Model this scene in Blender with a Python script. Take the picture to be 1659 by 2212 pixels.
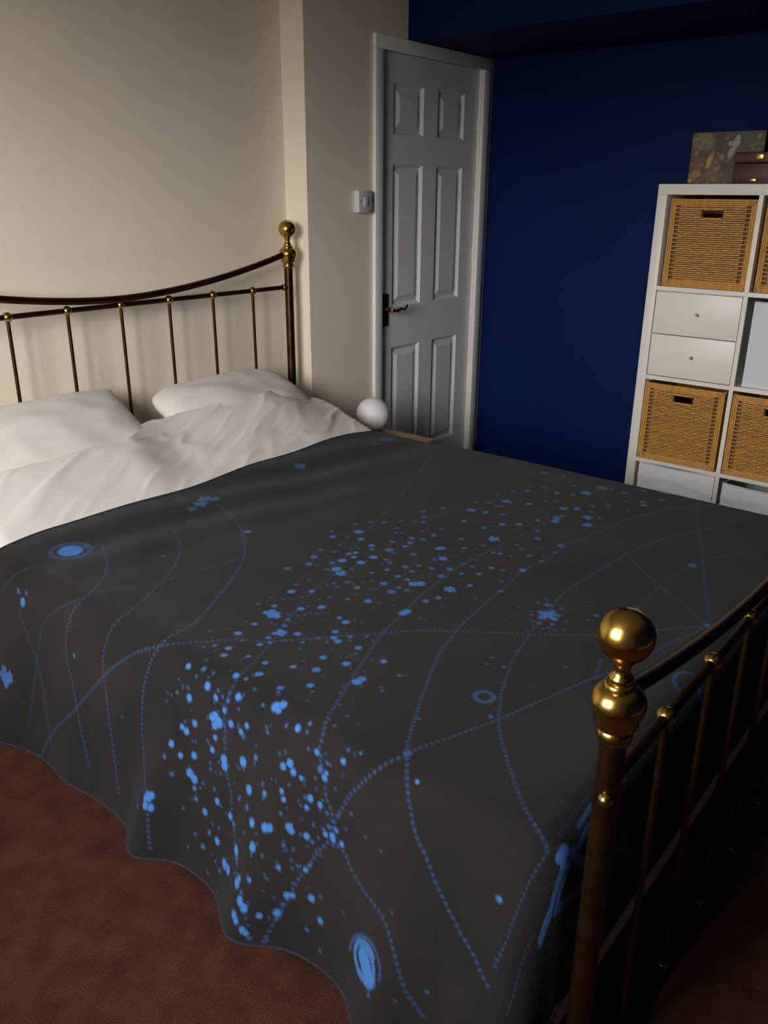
import bpy, bmesh, math, random
import numpy as np
from mathutils import Vector, Matrix, noise

scene = bpy.context.scene
for _o in list(bpy.data.objects):
    bpy.data.objects.remove(_o, do_unlink=True)
COL = scene.collection

# ------------------------------------------------------------------ camera
CAM_H, PITCH, ROLL, AZ = 1.4254, 0.3661, 0.0068, 0.6807
FPX = 1795.9
cam = bpy.data.cameras.new('camera')
cam.sensor_fit = 'VERTICAL'
cam.sensor_height = 36.0
cam.lens = FPX / 2212.0 * 36.0
cam.clip_start = 0.02
camo = bpy.data.objects.new('camera', cam)
COL.objects.link(camo)
_f = Vector((math.cos(AZ) * math.cos(PITCH), math.sin(AZ) * math.cos(PITCH), -math.sin(PITCH)))
_r = Vector((math.sin(AZ), -math.cos(AZ), 0))
_u = _r.cross(_f)
_r2 = _r * math.cos(ROLL) + _u * math.sin(ROLL)
_u2 = -_r * math.sin(ROLL) + _u * math.cos(ROLL)
_M = Matrix((_r2, _u2, -_f)).transposed().to_4x4()
_M.translation = (0, 0, CAM_H)
camo.matrix_world = _M
scene.camera = camo

# ------------------------------------------------------------------ world: overcast daylight, dark ground below the horizon
world = bpy.data.worlds.new('overcast')
scene.world = world
world.use_nodes = True
wt = world.node_tree
wt.nodes.clear()
w_out = wt.nodes.new('ShaderNodeOutputWorld')
w_bg = wt.nodes.new('ShaderNodeBackground')
w_tc = wt.nodes.new('ShaderNodeTexCoord')
w_sep = wt.nodes.new('ShaderNodeSeparateXYZ')
w_ramp = wt.nodes.new('ShaderNodeValToRGB')
w_map = wt.nodes.new('ShaderNodeMapRange')
w_map.inputs['From Min'].default_value = -1
wt.links.new(w_tc.outputs['Generated'], w_sep.inputs[0])
wt.links.new(w_sep.outputs['Z'], w_map.inputs['Value'])
wt.links.new(w_map.outputs[0], w_ramp.inputs[0])
wt.links.new(w_ramp.outputs[0], w_bg.inputs['Color'])
wt.links.new(w_bg.outputs[0], w_out.inputs[0])
cr = w_ramp.color_ramp
cr.elements[0].position = 0.46
cr.elements[0].color = (0.085, 0.085, 0.075, 1)
cr.elements[1].position = 0.56
cr.elements[1].color = (1.0, 0.985, 0.965, 1)
w_bg.inputs['Strength'].default_value = 18.0

# window geometry (the daylight source), on the wall x = WX
WX = -0.62
WIN = (0.50, 1.62, 1.05, 2.20)          # y0, y1, z0, z1
portal = bpy.data.lights.new('window_daylight', 'AREA')
portal.shape = 'RECTANGLE'
portal.size = WIN[1] - WIN[0]
portal.size_y = WIN[3] - WIN[2]
portal.cycles.is_portal = True
po = bpy.data.objects.new('window_daylight', portal)
COL.objects.link(po)
po.location = (WX - 0.16, (WIN[0] + WIN[1]) / 2, (WIN[2] + WIN[3]) / 2)
po.rotation_euler = (math.pi / 2, 0, -math.pi / 2)

scene.view_settings.view_transform = 'Standard'
scene.view_settings.look = 'None'
scene.view_settings.gamma = 1.0
scene.view_settings.use_curve_mapping = False
scene.view_settings.exposure = 0.97

# ------------------------------------------------------------------ materials
def new_mat(name):
    m = bpy.data.materials.new(name)
    m.use_nodes = True
    nt = m.node_tree
    b = nt.nodes['Principled BSDF']
    return m, nt, b

def mat(name, col, rough=0.6, metal=0.0, var=0.0, scale=8.0, bump=0.0, bscale=60.0, detail=4.0,
        sheen=0.0, spec=0.5, col2=None, coords='Object', stretch=None, coat=0.0):
    m, nt, b = new_mat(name)
    b.inputs['Roughness'].default_value = rough
    b.inputs['Metallic'].default_value = metal
    b.inputs['Specular IOR Level'].default_value = spec
    if sheen:
        b.inputs['Sheen Weight'].default_value = sheen
        b.inputs['Sheen Roughness'].default_value = 0.5
    if coat:
        b.inputs['Coat Weight'].default_value = coat
    tc = nt.nodes.new('ShaderNodeTexCoord')
    src = tc.outputs[coords]
    if stretch:
        mp = nt.nodes.new('ShaderNodeMapping')
        mp.inputs['Scale'].default_value = stretch
        nt.links.new(src, mp.inputs[0])
        src = mp.outputs[0]
    nz = nt.nodes.new('ShaderNodeTexNoise')
    nz.inputs['Scale'].default_value = scale
    nz.inputs['Detail'].default_value = detail
    nt.links.new(src, nz.inputs['Vector'])
    rp = nt.nodes.new('ShaderNodeValToRGB')
    c1 = [c * (1 - var) for c in col]
    c2 = list(col2) if col2 else [min(1, c * (1 + var)) for c in col]
    rp.color_ramp.elements[0].color = (*c1, 1)
    rp.color_ramp.elements[1].color = (*c2, 1)
    rp.color_ramp.elements[0].position = 0.3
    rp.color_ramp.elements[1].position = 0.7
    nt.links.new(nz.outputs['Fac'], rp.inputs[0])
    nt.links.new(rp.outputs[0], b.inputs['Base Color'])
    if bump:
        nb = nt.nodes.new('ShaderNodeTexNoise')
        nb.inputs['Scale'].default_value = bscale
        nb.inputs['Detail'].default_value = 3
        nt.links.new(src, nb.inputs['Vector'])
        bp = nt.nodes.new('ShaderNodeBump')
        bp.inputs['Strength'].default_value = bump
        bp.inputs['Distance'].default_value = 0.01
        nt.links.new(nb.outputs['Fac'], bp.inputs['Height'])
        nt.links.new(bp.outputs[0], b.inputs['Normal'])
    return m

M = {}
M['cream'] = mat('cream_emulsion', (0.85, 0.755, 0.61), 0.75, var=0.02, scale=3, bump=0.05, bscale=180)
M['blue'] = mat('navy_emulsion', (0.0006, 0.0120, 0.080), 0.65, var=0.06, scale=3, bump=0.06, bscale=180, spec=0.12)
M['ceiling'] = mat('ceiling_paint', (0.62, 0.60, 0.56), 0.8, var=0.02, bump=0.05, bscale=120)
M['carpet'] = mat('brown_carpet', (0.094, 0.037, 0.0232), 0.95, var=0.26, scale=16, bump=0.9, bscale=420, spec=0.05, detail=8)
M['trim'] = mat('white_gloss_trim', (0.86, 0.83, 0.78), 0.35, var=0.02)
M['door'] = mat('white_satin_door', (0.80, 0.765, 0.735), 0.4, var=0.02, scale=4)
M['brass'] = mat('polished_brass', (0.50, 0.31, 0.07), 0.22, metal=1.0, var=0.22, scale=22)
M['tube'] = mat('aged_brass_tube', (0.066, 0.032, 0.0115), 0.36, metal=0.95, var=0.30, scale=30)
M['linen'] = mat('white_cotton', (0.67, 0.625, 0.59), 0.85, var=0.015, scale=5, bump=0.12, bscale=350, sheen=0.1, spec=0.2)
M['mattress'] = mat('cream_ticking', (0.62, 0.56, 0.50), 0.85, var=0.04, bump=0.1, bscale=200)
M['pine'] = mat('pale_pine', (0.50, 0.36, 0.27), 0.6, var=0.12, scale=6, stretch=(1, 12, 12))
M['kallax'] = mat('white_foil', (0.71, 0.675, 0.61), 0.42, var=0.015, scale=3)
M['drawer'] = mat('white_drawer_foil', (0.73, 0.69, 0.62), 0.42, var=0.015, scale=3)
M['wicker'] = mat('honey_wicker', (0.54, 0.26, 0.048), 0.5, var=0.38, scale=26, detail=6, stretch=(1, 1, 6))
M['wicker_rim'] = mat('wicker_rim', (0.50, 0.245, 0.05), 0.5, var=0.25, scale=18, stretch=(1, 6, 1))
M['wicker_dark'] = mat('wicker_gap_shade', (0.10, 0.045, 0.012), 0.7, var=0.3, scale=20)  # darkened wicker behind the weave: shade of the gaps put into the colour
M['fabric_white'] = mat('white_storage_fabric', (0.71, 0.69, 0.69), 0.85, var=0.02, bump=0.08, bscale=300)
M['fabric_grey'] = mat('pale_grey_storage_fabric', (0.62, 0.62, 0.67), 0.85, var=0.02, bump=0.08, bscale=300)
M['dark'] = mat('dark_fabric_lining', (0.02, 0.02, 0.025), 0.9)
M['metal'] = mat('brushed_nickel', (0.45, 0.43, 0.40), 0.35, metal=1.0, var=0.05)
M['mahogany'] = mat('red_mahogany', (0.05, 0.008, 0.004), 0.45, var=0.35, scale=7, stretch=(1, 1, 8), coat=0.2)
M['gold'] = mat('gilt_brass', (0.62, 0.38, 0.08), 0.3, metal=1.0, var=0.1)
M['opal'] = mat('opal_glass', (0.78, 0.75, 0.755), 0.55, var=0.01)
M['copper'] = mat('copper_base', (0.42, 0.13, 0.05), 0.35, metal=0.8, var=0.1)
M['oak'] = mat('light_oak', (0.44, 0.30, 0.12), 0.5, var=0.18, scale=5, stretch=(14, 1, 14))
M['plastic'] = mat('white_switch_plastic', (0.64, 0.61, 0.63), 0.3, var=0.01)
M['escutcheon'] = mat('dark_brass_plate', (0.035, 0.028, 0.016), 0.25, metal=0.9, var=0.3, scale=25)
M['upvc'] = mat('white_upvc', (0.74, 0.74, 0.73), 0.3, var=0.01)
M['hem'] = mat('violet_overlock_thread', (0.016, 0.015, 0.032), 0.9, var=0.35, scale=260, bump=0.6, bscale=420)
M['card'] = mat('box_cardboard', (0.10, 0.075, 0.045), 0.7, var=0.2)
# window glass: thin, lets the daylight through
mg, nt, b = new_mat('window_glass')
nt.nodes.clear()
go = nt.nodes.new('ShaderNodeOutputMaterial')
gt = nt.nodes.new('ShaderNodeBsdfTransparent')
gg = nt.nodes.new('ShaderNodeBsdfGlossy')
gg.inputs['Roughness'].default_value = 0.02
gm = nt.nodes.new('ShaderNodeMixShader')
gm.inputs[0].default_value = 0.06
nt.links.new(gt.outputs[0], gm.inputs[1]); nt.links.new(gg.outputs[0], gm.inputs[2]); nt.links.new(gm.outputs[0], go.inputs[0])
M['glass'] = mg

# ------------------------------------------------------------------ mesh helpers
class MB:
    def __init__(self):
        self.v = []; self.f = []
    def add(self, vs, fs):
        o = len(self.v)
        self.v += [tuple(p) for p in vs]
        self.f += [tuple(i + o for i in q) for q in fs]
        return self
    def box(self, x0, x1, y0, y1, z0, z1, bev=0.0):
        if bev <= 0:
            vs = [(x, y, z) for x in (x0, x1) for y in (y0, y1) for z in (z0, z1)]
            fs = [(0, 1, 3, 2), (4, 6, 7, 5), (0, 4, 5, 1), (2, 3, 7, 6), (0, 2, 6, 4), (1, 5, 7, 3)]
            return self.add(vs, fs)
        bm = bmesh.new()
        bmesh.ops.create_cube(bm, size=1.0)
        for v in bm.verts:
            v.co = Vector(((x0 + x1) / 2 + v.co.x * (x1 - x0), (y0 + y1) / 2 + v.co.y * (y1 - y0), (z0 + z1) / 2 + v.co.z * (z1 - z0)))
        bmesh.ops.bevel(bm, geom=bm.edges[:], offset=bev, segments=2, profile=0.5, affect='EDGES')
        bm.verts.index_update()
        self.add([v.co[:] for v in bm.verts], [[v.index for v in f.verts] for f in bm.faces])
        bm.free()
        return self
    def lathe(self, cx, cy, prof, n=24, axis='z'):
        vs = []; fs = []
        for (r, h) in prof:
            for k in range(n):
                t = 2 * math.pi * k / n
                if axis == 'z': vs.append((cx + r * math.cos(t), cy + r * math.sin(t), h))
                elif axis == 'x': vs.append((h, cx + r * math.cos(t), cy + r * math.sin(t)))
                else: vs.append((cx + r * math.cos(t), h, cy - r * math.sin(t)))
        for i in range(len(prof) - 1):
            for k in range(n):
                a = i * n + k; b2 = i * n + (k + 1) % n
                fs.append((a, b2, b2 + n, a + n))
        fs.append(tuple(range(n - 1, -1, -1)))
        m = (len(prof) - 1) * n
        fs.append(tuple(m + k for k in range(n)))
        return self.add(vs, fs)
    def tube(self, pts, r, n=12, closed=False):
        pts = [Vector(p) for p in pts]
        vs = []; fs = []
        up = None
        N = len(pts)
        for i, p in enumerate(pts):
            if closed:
                t = (pts[(i + 1) % N] - pts[i - 1])
            else:
                t = pts[min(i + 1, N - 1)] - pts[max(i - 1, 0)]
            t.normalize()
            if up is None:
                up = Vector((0, 0, 1)) if abs(t.z) < 0.9 else Vector((1, 0, 0))
            s = t.cross(up).normalized()
            up = s.cross(t).normalized()
            rr = r[i] if isinstance(r, (list, tuple)) else r
            for k in range(n):
                a = 2 * math.pi * k / n
                vs.append(p + s * (rr * math.cos(a)) + up * (rr * math.sin(a)))
        for i in range(N if closed else N - 1):
            j = (i + 1) % N
            for k in range(n):
                k2 = (k + 1) % n
                fs.append((i * n + k, i * n + k2, j * n + k2, j * n + k))
        if not closed:
            fs.append(tuple(range(n - 1, -1, -1)))
            fs.append(tuple((N - 1) * n + k for k in range(n)))
        return self.add(vs, fs)
    def ball(self, c, r, n=20, m=12, sz=1.0):
        prof = []
        for i in range(m + 1):
            t = -math.pi / 2 + math.pi * i / m
            prof.append((max(r * math.cos(t), r * 0.002), c[2] + r * sz * math.sin(t)))
        return self.lathe(c[0], c[1], prof, n)
    def mesh(self, name, smooth=None):
        me = bpy.data.meshes.new(name)
        me.from_pydata(self.v, [], self.f)
        me.update()
        bm = bmesh.new(); bm.from_mesh(me)
        bmesh.ops.recalc_face_normals(bm, faces=bm.faces)
        bm.to_mesh(me); bm.free()
        if smooth is not None:
            me.shade_smooth()
            if smooth < 179:
                me.set_sharp_from_angle(angle=math.radians(smooth))
        return me
    def build(self, name, m, parent=None, smooth=None):
        return link(name, self.mesh(name, smooth), m, parent)

def link(name, me, m, parent=None):
    o = bpy.data.objects.new(name, me)
    COL.objects.link(o)
    if m is not None and not me.materials:
        me.materials.append(M[m] if isinstance(m, str) else m)
    if parent is not None:
        o.parent = parent
        o.matrix_parent_inverse = parent.matrix_world.inverted()
    return o

def tag(o, label, cat, group=None, kind=None):
    o['label'] = label
    o['category'] = cat
    if group: o['group'] = group
    if kind: o['kind'] = kind
    return o

def struct(o, label=None):
    o['kind'] = 'structure'
    if label: o['label'] = label
    return o

def thing(name, loc, label, cat, group=None, rz=0.0):
    o = bpy.data.objects.new(name, None)
    COL.objects.link(o)
    o.empty_display_size = 0.05
    o.location = loc
    o.rotation_euler = (0, 0, rz)
    bpy.context.view_layer.update()
    return tag(o, label, cat, group)

def copy_tree(o, parent=None):
    c = o.copy(); COL.objects.link(c)
    c.parent = parent
    for ch in list(o.children):
        copy_tree(ch, c)
    return c

# ------------------------------------------------------------------ room dimensions
YH = 2.58          # wall behind the headboard
YD = 2.459         # wall with the door, stands 12 cm proud
XR = 2.54          # the return between them
XB = 3.86          # blue wall
YB = -1.75         # wall behind the photographer
ZC = 2.40
TH = 0.12
DX0, DX1, DZ = 2.984, 3.766, 1.991      # door opening

struct(MB().box(WX - TH, XB + TH, YB - TH, YH + TH, -0.10, 0.0).build('floor', 'carpet'), 'brown fitted carpet')
struct(MB().box(WX - TH, XB + TH, YB - TH, YH + TH, ZC, ZC + 0.1).build('ceiling', 'ceiling'), 'plain pale ceiling')
struct(MB().box(WX, XR, YH, YH + TH, 0, ZC).build('wall_head', 'cream'), 'cream wall behind the brass headboard')
w = MB()
w.box(XR, DX0 - 0.035, YD, YH + TH, 0, ZC)
w.box(DX1 + 0.035, XB, YD, YH + TH, 0, ZC)
w.box(DX0 - 0.035, DX1 + 0.035, YD, YH + TH, DZ + 0.035, ZC)
struct(w.build('wall_door', 'cream'), 'cream wall standing proud beside the bed, holding the door')
struct(MB().box(XB, XB + TH, YB, YH + TH, 0, ZC).build('wall_blue', 'blue'), 'dark navy blue wall behind the shelving')
struct(MB().box(3.179, XB, YB, YD, 2.034, ZC).build('wall_bulkhead', 'blue'), 'navy boxed-in bulkhead along the top of the blue wall')
struct(MB().box(WX - TH, XB + TH, YB - TH, YB, 0, ZC).build('wall_back', 'blue'), 'navy wall opposite the headboard')
w = MB()
w.box(WX - TH, WX, YB, WIN[0], 0, ZC)
w.box(WX - TH, WX, WIN[1], YH + TH, 0, ZC)
w.box(WX - TH, WX, WIN[0], WIN[1], 0, WIN[2])
w.box(WX - TH, WX, WIN[0], WIN[1], WIN[3], ZC)
struct(w.build('wall_window', 'cream'), 'cream wall with the bedroom window')
# skirting
struct(MB().box(WX, XR, YH - 0.016, YH, 0, 0.10, 0.004).build('baseboard_head', 'trim'))
struct(MB().box(XR - 0.016, DX0 - 0.055, YD - 0.016, YD, 0, 0.10, 0.004).build('baseboard_door', 'trim'))
struct(MB().box(XB - 0.016, XB, YB, YD, 0, 0.10, 0.004).build('baseboard_blue', 'blue'))
struct(MB().box(WX, WX + 0.016, YB, YH - 0.02, 0, 0.10, 0.004).build('baseboard_window', 'trim'))
struct(MB().box(WX + 0.02, XB - 0.02, YB, YB + 0.016, 0, 0.10, 0.004).build('baseboard_back', 'trim'))

# ------------------------------------------------------------------ window (source of the daylight, behind the photographer's left shoulder)
y0, y1, z0, z1 = WIN
win = thing('window_1', (WX, (y0 + y1) / 2, z0), 'white framed bedroom window', 'window')
del win['category']
struct(win)
fr = MB()
fr.box(WX - 0.10, WX - 0.04, y0, y0 + 0.055, z0, z1, 0.006)
fr.box(WX - 0.10, WX - 0.04, y1 - 0.055, y1, z0, z1, 0.006)
fr.box(WX - 0.10, WX - 0.04, y0 + 0.055, y1 - 0.055, z0, z0 + 0.055, 0.006)
fr.box(WX - 0.10, WX - 0.04, y0 + 0.055, y1 - 0.055, z1 - 0.055, z1, 0.006)
fr.build('window_frame', 'upvc', win)
ym = (y0 + y1) / 2
MB().box(WX - 0.095, WX - 0.045, ym - 0.03, ym + 0.03, z0 + 0.055, z1 - 0.055, 0.006).build('mullion', 'upvc', win)
for a, b2 in ((y0 + 0.055, ym - 0.03), (ym + 0.03, y1 - 0.055)):
    MB().box(WX - 0.072, WX - 0.068, a, b2, z0 + 0.055, z1 - 0.055).build('pane', 'glass', win)
MB().box(WX - 0.04, WX + 0.09, y0 - 0.06, y1 + 0.06, z0 - 0.03, z0, 0.006).build('window_sill', 'upvc', win)

# ------------------------------------------------------------------ door and its frame
LX0, LX1, LZ = 2.994, 3.756, 1.981
YF = YD + 0.012                       # face of the leaf
door = thing('door_1', (LX0, YF, 0), 'white six panel door with a brass lever handle', 'door')
del door['category']
struct(door)
PX = ((0.103, 0.322), (0.430, 0.645))
PZ = ((0.20, 0.742), (0.930, 1.545), (1.665, 1.868))
leaf = MB()
W = LX1 - LX0
xs = [0, PX[0][0], PX[0][1], PX[1][0], PX[1][1], W]
for i in (0, 2, 4):
    leaf.box(LX0 + xs[i], LX0 + xs[i + 1], YF, YF + 0.04, 0.006, LZ)
zz = [0.006, PZ[0][0], PZ[0][1], PZ[1][0], PZ[1][1], PZ[2][0], PZ[2][1], LZ]
for (a, b2) in PX:
    for i in (0, 2, 4, 6):
        leaf.box(LX0 + a, LX0 + b2, YF, YF + 0.04, zz[i], zz[i + 1])
leaf.build('leaf', 'door', door)
for (a, b2) in PX:
    for (c, d) in PZ:
        vs = []; fs = []
        loops = ((0, 0), (0.013, 0.014), (0.019, 0.014), (0.046, 0.002))
        for off, dep in loops:
            vs += [(LX0 + a + off, YF + dep, c + off), (LX0 + b2 - off, YF + dep, c + off), (LX0 + b2 - off, YF + dep, d - off), (LX0 + a + off, YF + dep, d - off)]
        for i in range(len(loops) - 1):
            for k in range(4):
                k2 = (k + 1) % 4
                fs.append((i * 4 + k, i * 4 + k2, i * 4 + 4 + k2, i * 4 + 4 + k))
        n = (len(loops) - 1) * 4
        fs.append((n, n + 1, n + 2, n + 3))
        MB().add(vs, fs).build('panel', 'door', door)
hz = 0.925
hx = LX0 + 0.052
pl = MB().box(hx - 0.019, hx + 0.019, YF - 0.008, YF, hz - 0.078, hz + 0.070, 0.004).build('handle_plate', 'escutcheon', door, 40)
pl['label'] = 'dark brass back plate'
lv = MB()
lv.lathe(hx, hz, [(0.013, YF - 0.008), (0.013, YF - 0.016), (0.009, YF - 0.022), (0.009, YF - 0.048)], 16, 'y')
pts = [(hx - 0.004, YF - 0.046, hz), (hx + 0.03, YF - 0.048, hz - 0.006), (hx + 0.06, YF - 0.05, hz + 0.002), (hx + 0.085, YF - 0.05, hz - 0.004), (hx + 0.10, YF - 0.048, hz + 0.002), (hx + 0.112, YF - 0.045, hz + 0.012)]
lv.tube(pts, [0.009, 0.008, 0.0065, 0.0055, 0.005, 0.006], 10)
h = lv.build('lever_handle', 'brass', door, 50)
MB().lathe(hx, hz - 0.045, [(0.006, YF - 0.008), (0.006, YF - 0.010)], 12, 'y').build('keyhole_ring', 'brass', pl, 40)
for z in (0.25, 1.15, 1.72):
    MB().lathe(LX1 + 0.004, YF - 0.002, [(0.006, z - 0.04), (0.006, z + 0.04)], 10).build('hinge', 'trim', door, 40)
trim = thing('trim_1', (DX0 - 0.04, YD, 0), 'white painted door frame and architrave', 'door frame')
del trim['category']
struct(trim)
aw = 0.052
AX0, AX1, AZT = 2.943, 3.812, 2.031
def arch_prof(mb, x0, x1, z0, z1):
    mb.box(x0, x1, YD - 0.018, YD, z0, z1, 0.004)
for nm, x0, x1, z0, z1 in (('architrave', AX0, AX0 + aw, 0, AZT - aw), ('architrave', AX1 - aw, AX1, 0, AZT - aw), ('architrave', AX0, AX1, AZT - aw, AZT)):
    m_ = MB(); arch_prof(m_, x0, x1, z0, z1); m_.build(nm, 'trim', trim, 40)
for x0, x1 in ((DX0 - 0.03, LX0 - 0.003), (LX1 + 0.003, DX1 + 0.03)):
    MB().box(x0, x1, YD - 0.0005, YD + 0.10, 0, LZ + 0.003).build('jamb', 'trim', trim)
MB().box(DX0 - 0.03, DX1 + 0.03, YD - 0.0005, YD + 0.10, LZ + 0.003, DZ + 0.03).build('lintel', 'trim', trim)
MB().box(LX0 - 0.003, LX1 + 0.003, YF + 0.042, YF + 0.055, 0.0, LZ + 0.003).build('door_stop', 'trim', trim)

# light switch
sw = thing('light_switch', (2.865, YD, 1.392), 'square white light switch on the wall beside the door', 'light switch')
sp = MB().box(2.821, 2.909, YD - 0.028, YD, 1.348, 1.436, 0.003).build('switch_box', 'plastic', sw, 40)
MB().box(2.852, 2.878, YD - 0.033, YD - 0.027, 1.374, 1.410, 0.003).build('rocker', 'plastic', sw, 40)
for zz_ in (1.392,):
    for xx_ in (2.831, 2.899):
        MB().lathe(xx_, zz_, [(0.0035, YD - 0.028), (0.003, YD - 0.0292)], 10, 'y').build('screw', 'metal', sw, 40)

# ------------------------------------------------------------------ brass bed
FX, HX = 0.866, 2.452          # post centres across the bed
FY, HY = 0.326, 2.489          # foot and head frames
SP = (HX - FX) / 8.0
bed = thing('brass_bed', ((FX + HX) / 2, (FY + HY) / 2, 0), 'antique brass bedstead with ball finials and curved top rails', 'bed')

def finial_profile(zb):
    # zb = height of the ball centre; lathe profile from the collar up to the ball top
    p = [(0.0176, -0.150), (0.0215, -0.147), (0.0232, -0.139), (0.0215, -0.131), (0.0195, -0.129), (0.0250, -0.127), (0.0282, -0.122),
         (0.0285, -0.116), (0.0300, -0.111), (0.0338, -0.102), (0.0350, -0.094), (0.0338, -0.086), (0.0300, -0.078), (0.0245, -0.0725),
         (0.0205, -0.0705), (0.0200, -0.0660), (0.0182, -0.0635), (0.0150, -0.0625), (0.0155, -0.0580), (0.0142, -0.0545), (0.0112, -0.0525),
         (0.0100, -0.0460), (0.0108, -0.0395), (0.0135, -0.0345)]
    R = 0.0345
    for i in range(1, 13):
        t = -1.16 + (math.pi / 2 + 1.16) * i / 12
        p.append((max(R * math.cos(t), 0.0004), R * math.sin(t)))
    return [(r, zb + z) for r, z in p]

def frame(y, zb, zc, rise, zrail, zlow, front):
    for x in (FX, HX):
        post = MB()
        post.lathe(x, y, [(0.012, 0.0), (0.0205, 0.004), (0.0225, 0.014), (0.019, 0.026), (0.0172, 0.032), (0.0172, zb - 0.148)], 24)
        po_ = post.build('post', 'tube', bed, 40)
        MB().lathe(x, y, finial_profile(zb), 32).build('finial', 'brass', po_, 50)
        s = -1 if x == FX else 1
        kn = MB().ball((x + s * 0.0172, y - 0.006 * front, zrail - 0.008), 0.0105, 14, 8)
        kn.build('bolt_cap', 'brass', po_, 60)
    xc = (FX + HX) / 2; hw = (HX - FX) / 2
    pts = []
    for i in range(41):
        t = -1 + 2 * i / 40
        pts.append((xc + t * hw, y, zc + rise * abs(t) ** 1.8))
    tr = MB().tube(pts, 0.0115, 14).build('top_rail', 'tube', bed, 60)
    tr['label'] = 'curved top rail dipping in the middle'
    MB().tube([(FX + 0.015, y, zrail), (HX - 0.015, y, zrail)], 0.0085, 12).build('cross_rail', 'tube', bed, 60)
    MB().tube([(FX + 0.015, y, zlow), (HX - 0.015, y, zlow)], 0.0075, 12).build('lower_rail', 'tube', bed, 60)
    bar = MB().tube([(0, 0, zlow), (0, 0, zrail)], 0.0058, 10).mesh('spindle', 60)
    bl = MB().ball((0, 0, 0), 0.0158, 20, 12).mesh('ball_joint', 60)
    bs = MB().ball((0, 0, 0), 0.0105, 14, 8).mesh('small_ball_joint', 60)
    be = MB().ball((0, 0, 0), 0.0142, 16, 10).mesh('end_ball_joint', 60)
    for k in range(1, 8):
        x = FX + k * SP
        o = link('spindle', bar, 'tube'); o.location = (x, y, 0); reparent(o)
        o = link('ball_joint', bl, 'brass'); o.location = (x, y, zrail); reparent(o)
        o = link('ball_joint', bs, 'brass'); o.location = (x, y, zlow); reparent(o)
    for x in (FX + 0.026, HX - 0.026):
        o = link('ball_joint', be, 'brass'); o.location = (x, y, zrail); reparent(o)

def reparent(o):
    o.parent = bed
    o.matrix_parent_inverse = bed.matrix_world.inverted()

frame(FY, 0.932, 0.742, 0.108, 0.711, 0.036, 1)
frame(HY, 1.291, 1.089, 0.112, 1.069, 0.30, -1)
for x in (FX + 0.004, HX - 0.004):
    MB().box(x - 0.004, x + 0.004, FY + 0.012, HY - 0.012, 0.185, 0.215).build('side_rail', 'tube', bed)
base = MB().box(0.905, 2.415, 0.372, 2.43, 0.196, 0.232, 0.003).build('slat_base', 'pine', bed)
base['label'] = 'pale wooden base board under the mattress'

# mattress
mt = MB().box(0.915, 2.405, 0.392, 2.435, 0.232, 0.47, 0.035)
tag(mt.build('mattress', 'mattress', None, 40), 'pale mattress on the brass bed, hidden beneath the bedding', 'mattress')

# ------------------------------------------------------------------ bedding surfaces
def sstep(a, b2, x):
    t = np.clip((x - a) / (b2 - a), 0, 1)
    return t * t * (3 - 2 * t)

#BLANKET-BEGIN
BX0, BX1, BY0 = 0.900, 2.400, 0.432
BR = 0.055
BA0, BA1, BB0, BB1 = 0.448, 2.80, 0.075, 1.985
BZ = 0.574
BL = BR * math.pi / 2

def blanket_point(a, b):
    """blanket coordinates (a across the bed, b along it, metres of cloth) -> x, y, z on the draped cloth"""
    a = np.asarray(a, float); b = np.asarray(b, float)
    ox = np.where(a < BX0, a - BX0, np.where(a > BX1, a - BX1, 0.0))
    oy = np.where(b < BY0, b - BY0, 0.0)
    d = np.hypot(ox, oy) + 1e-9
    nx = ox / d; ny = oy / d
    th = np.clip(d, 0, BL) / BR
    e = np.clip(d - BL, 0, None)
    near = (nx < 0)
    fl = np.where(near, 0.22, 0.10) * nx ** 4 + 0.01 * ny ** 2
    h = BR * np.sin(th) + fl * e
    drop = BR * (1 - np.cos(th)) + e * np.sqrt(1 - fl ** 2)
    s = np.clip(e / 0.36, 0, 1.3)
    wv = 0.0
    for b0, sg, A in ((1.84, 0.10, 0.040), (1.52, 0.06, 0.012), (1.215, 0.060, 0.050), (0.905, 0.075, 0.058), (0.60, 0.060, 0.050)):
        wv = wv + A * np.exp(-((b - b0 - 0.05 * e) / sg) ** 2)
    h = h + np.where(near, wv * s ** 1.3 * nx ** 2, 0.018 * np.sin(b * 17) * s * nx ** 2)
    # soft creases on top
    inner = sstep(0, 0.25, np.minimum(np.minimum(a - BX0 + 0.1, BX1 + 0.1 - a), b - BY0 + 0.1))
    und = 0.006 * np.sin(3.1 * a + 1.3 * b) * np.sin(2.3 * b - 0.8 * a + 0.7)
    und = und + 0.0035 * np.sin((b * 31 + a * 5.5 + 1.5 * np.sin(a * 3.7))) * sstep(1.45, 1.85, b)
    und = und + 0.0025 * np.sin(b * 9 - a * 14 + 2 * np.sin(b * 4)) * sstep(0.0, 0.5, b - 0.7)
    x = np.clip(a, BX0, BX1) + nx * h
    y = np.maximum(b, BY0) + ny * h
    z = BZ + und * inner - drop
    # the cloth follows the duvet where it starts to rise towards the pillows
    z = z + 0.012 * sstep(1.75, 2.0, b) * inner - 0.012 * sstep(2.1, 2.42, a) * sstep(1.5, 1.8, b)
    # head edge is not dead straight
    y = y + sstep(1.5, 1.985, b) * (0.022 * (np.clip(x, BX0, BX1) - 1.65) + 0.008 * np.sin(x * 7.0))
    return x, y, z
#BLANKET-END

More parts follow.
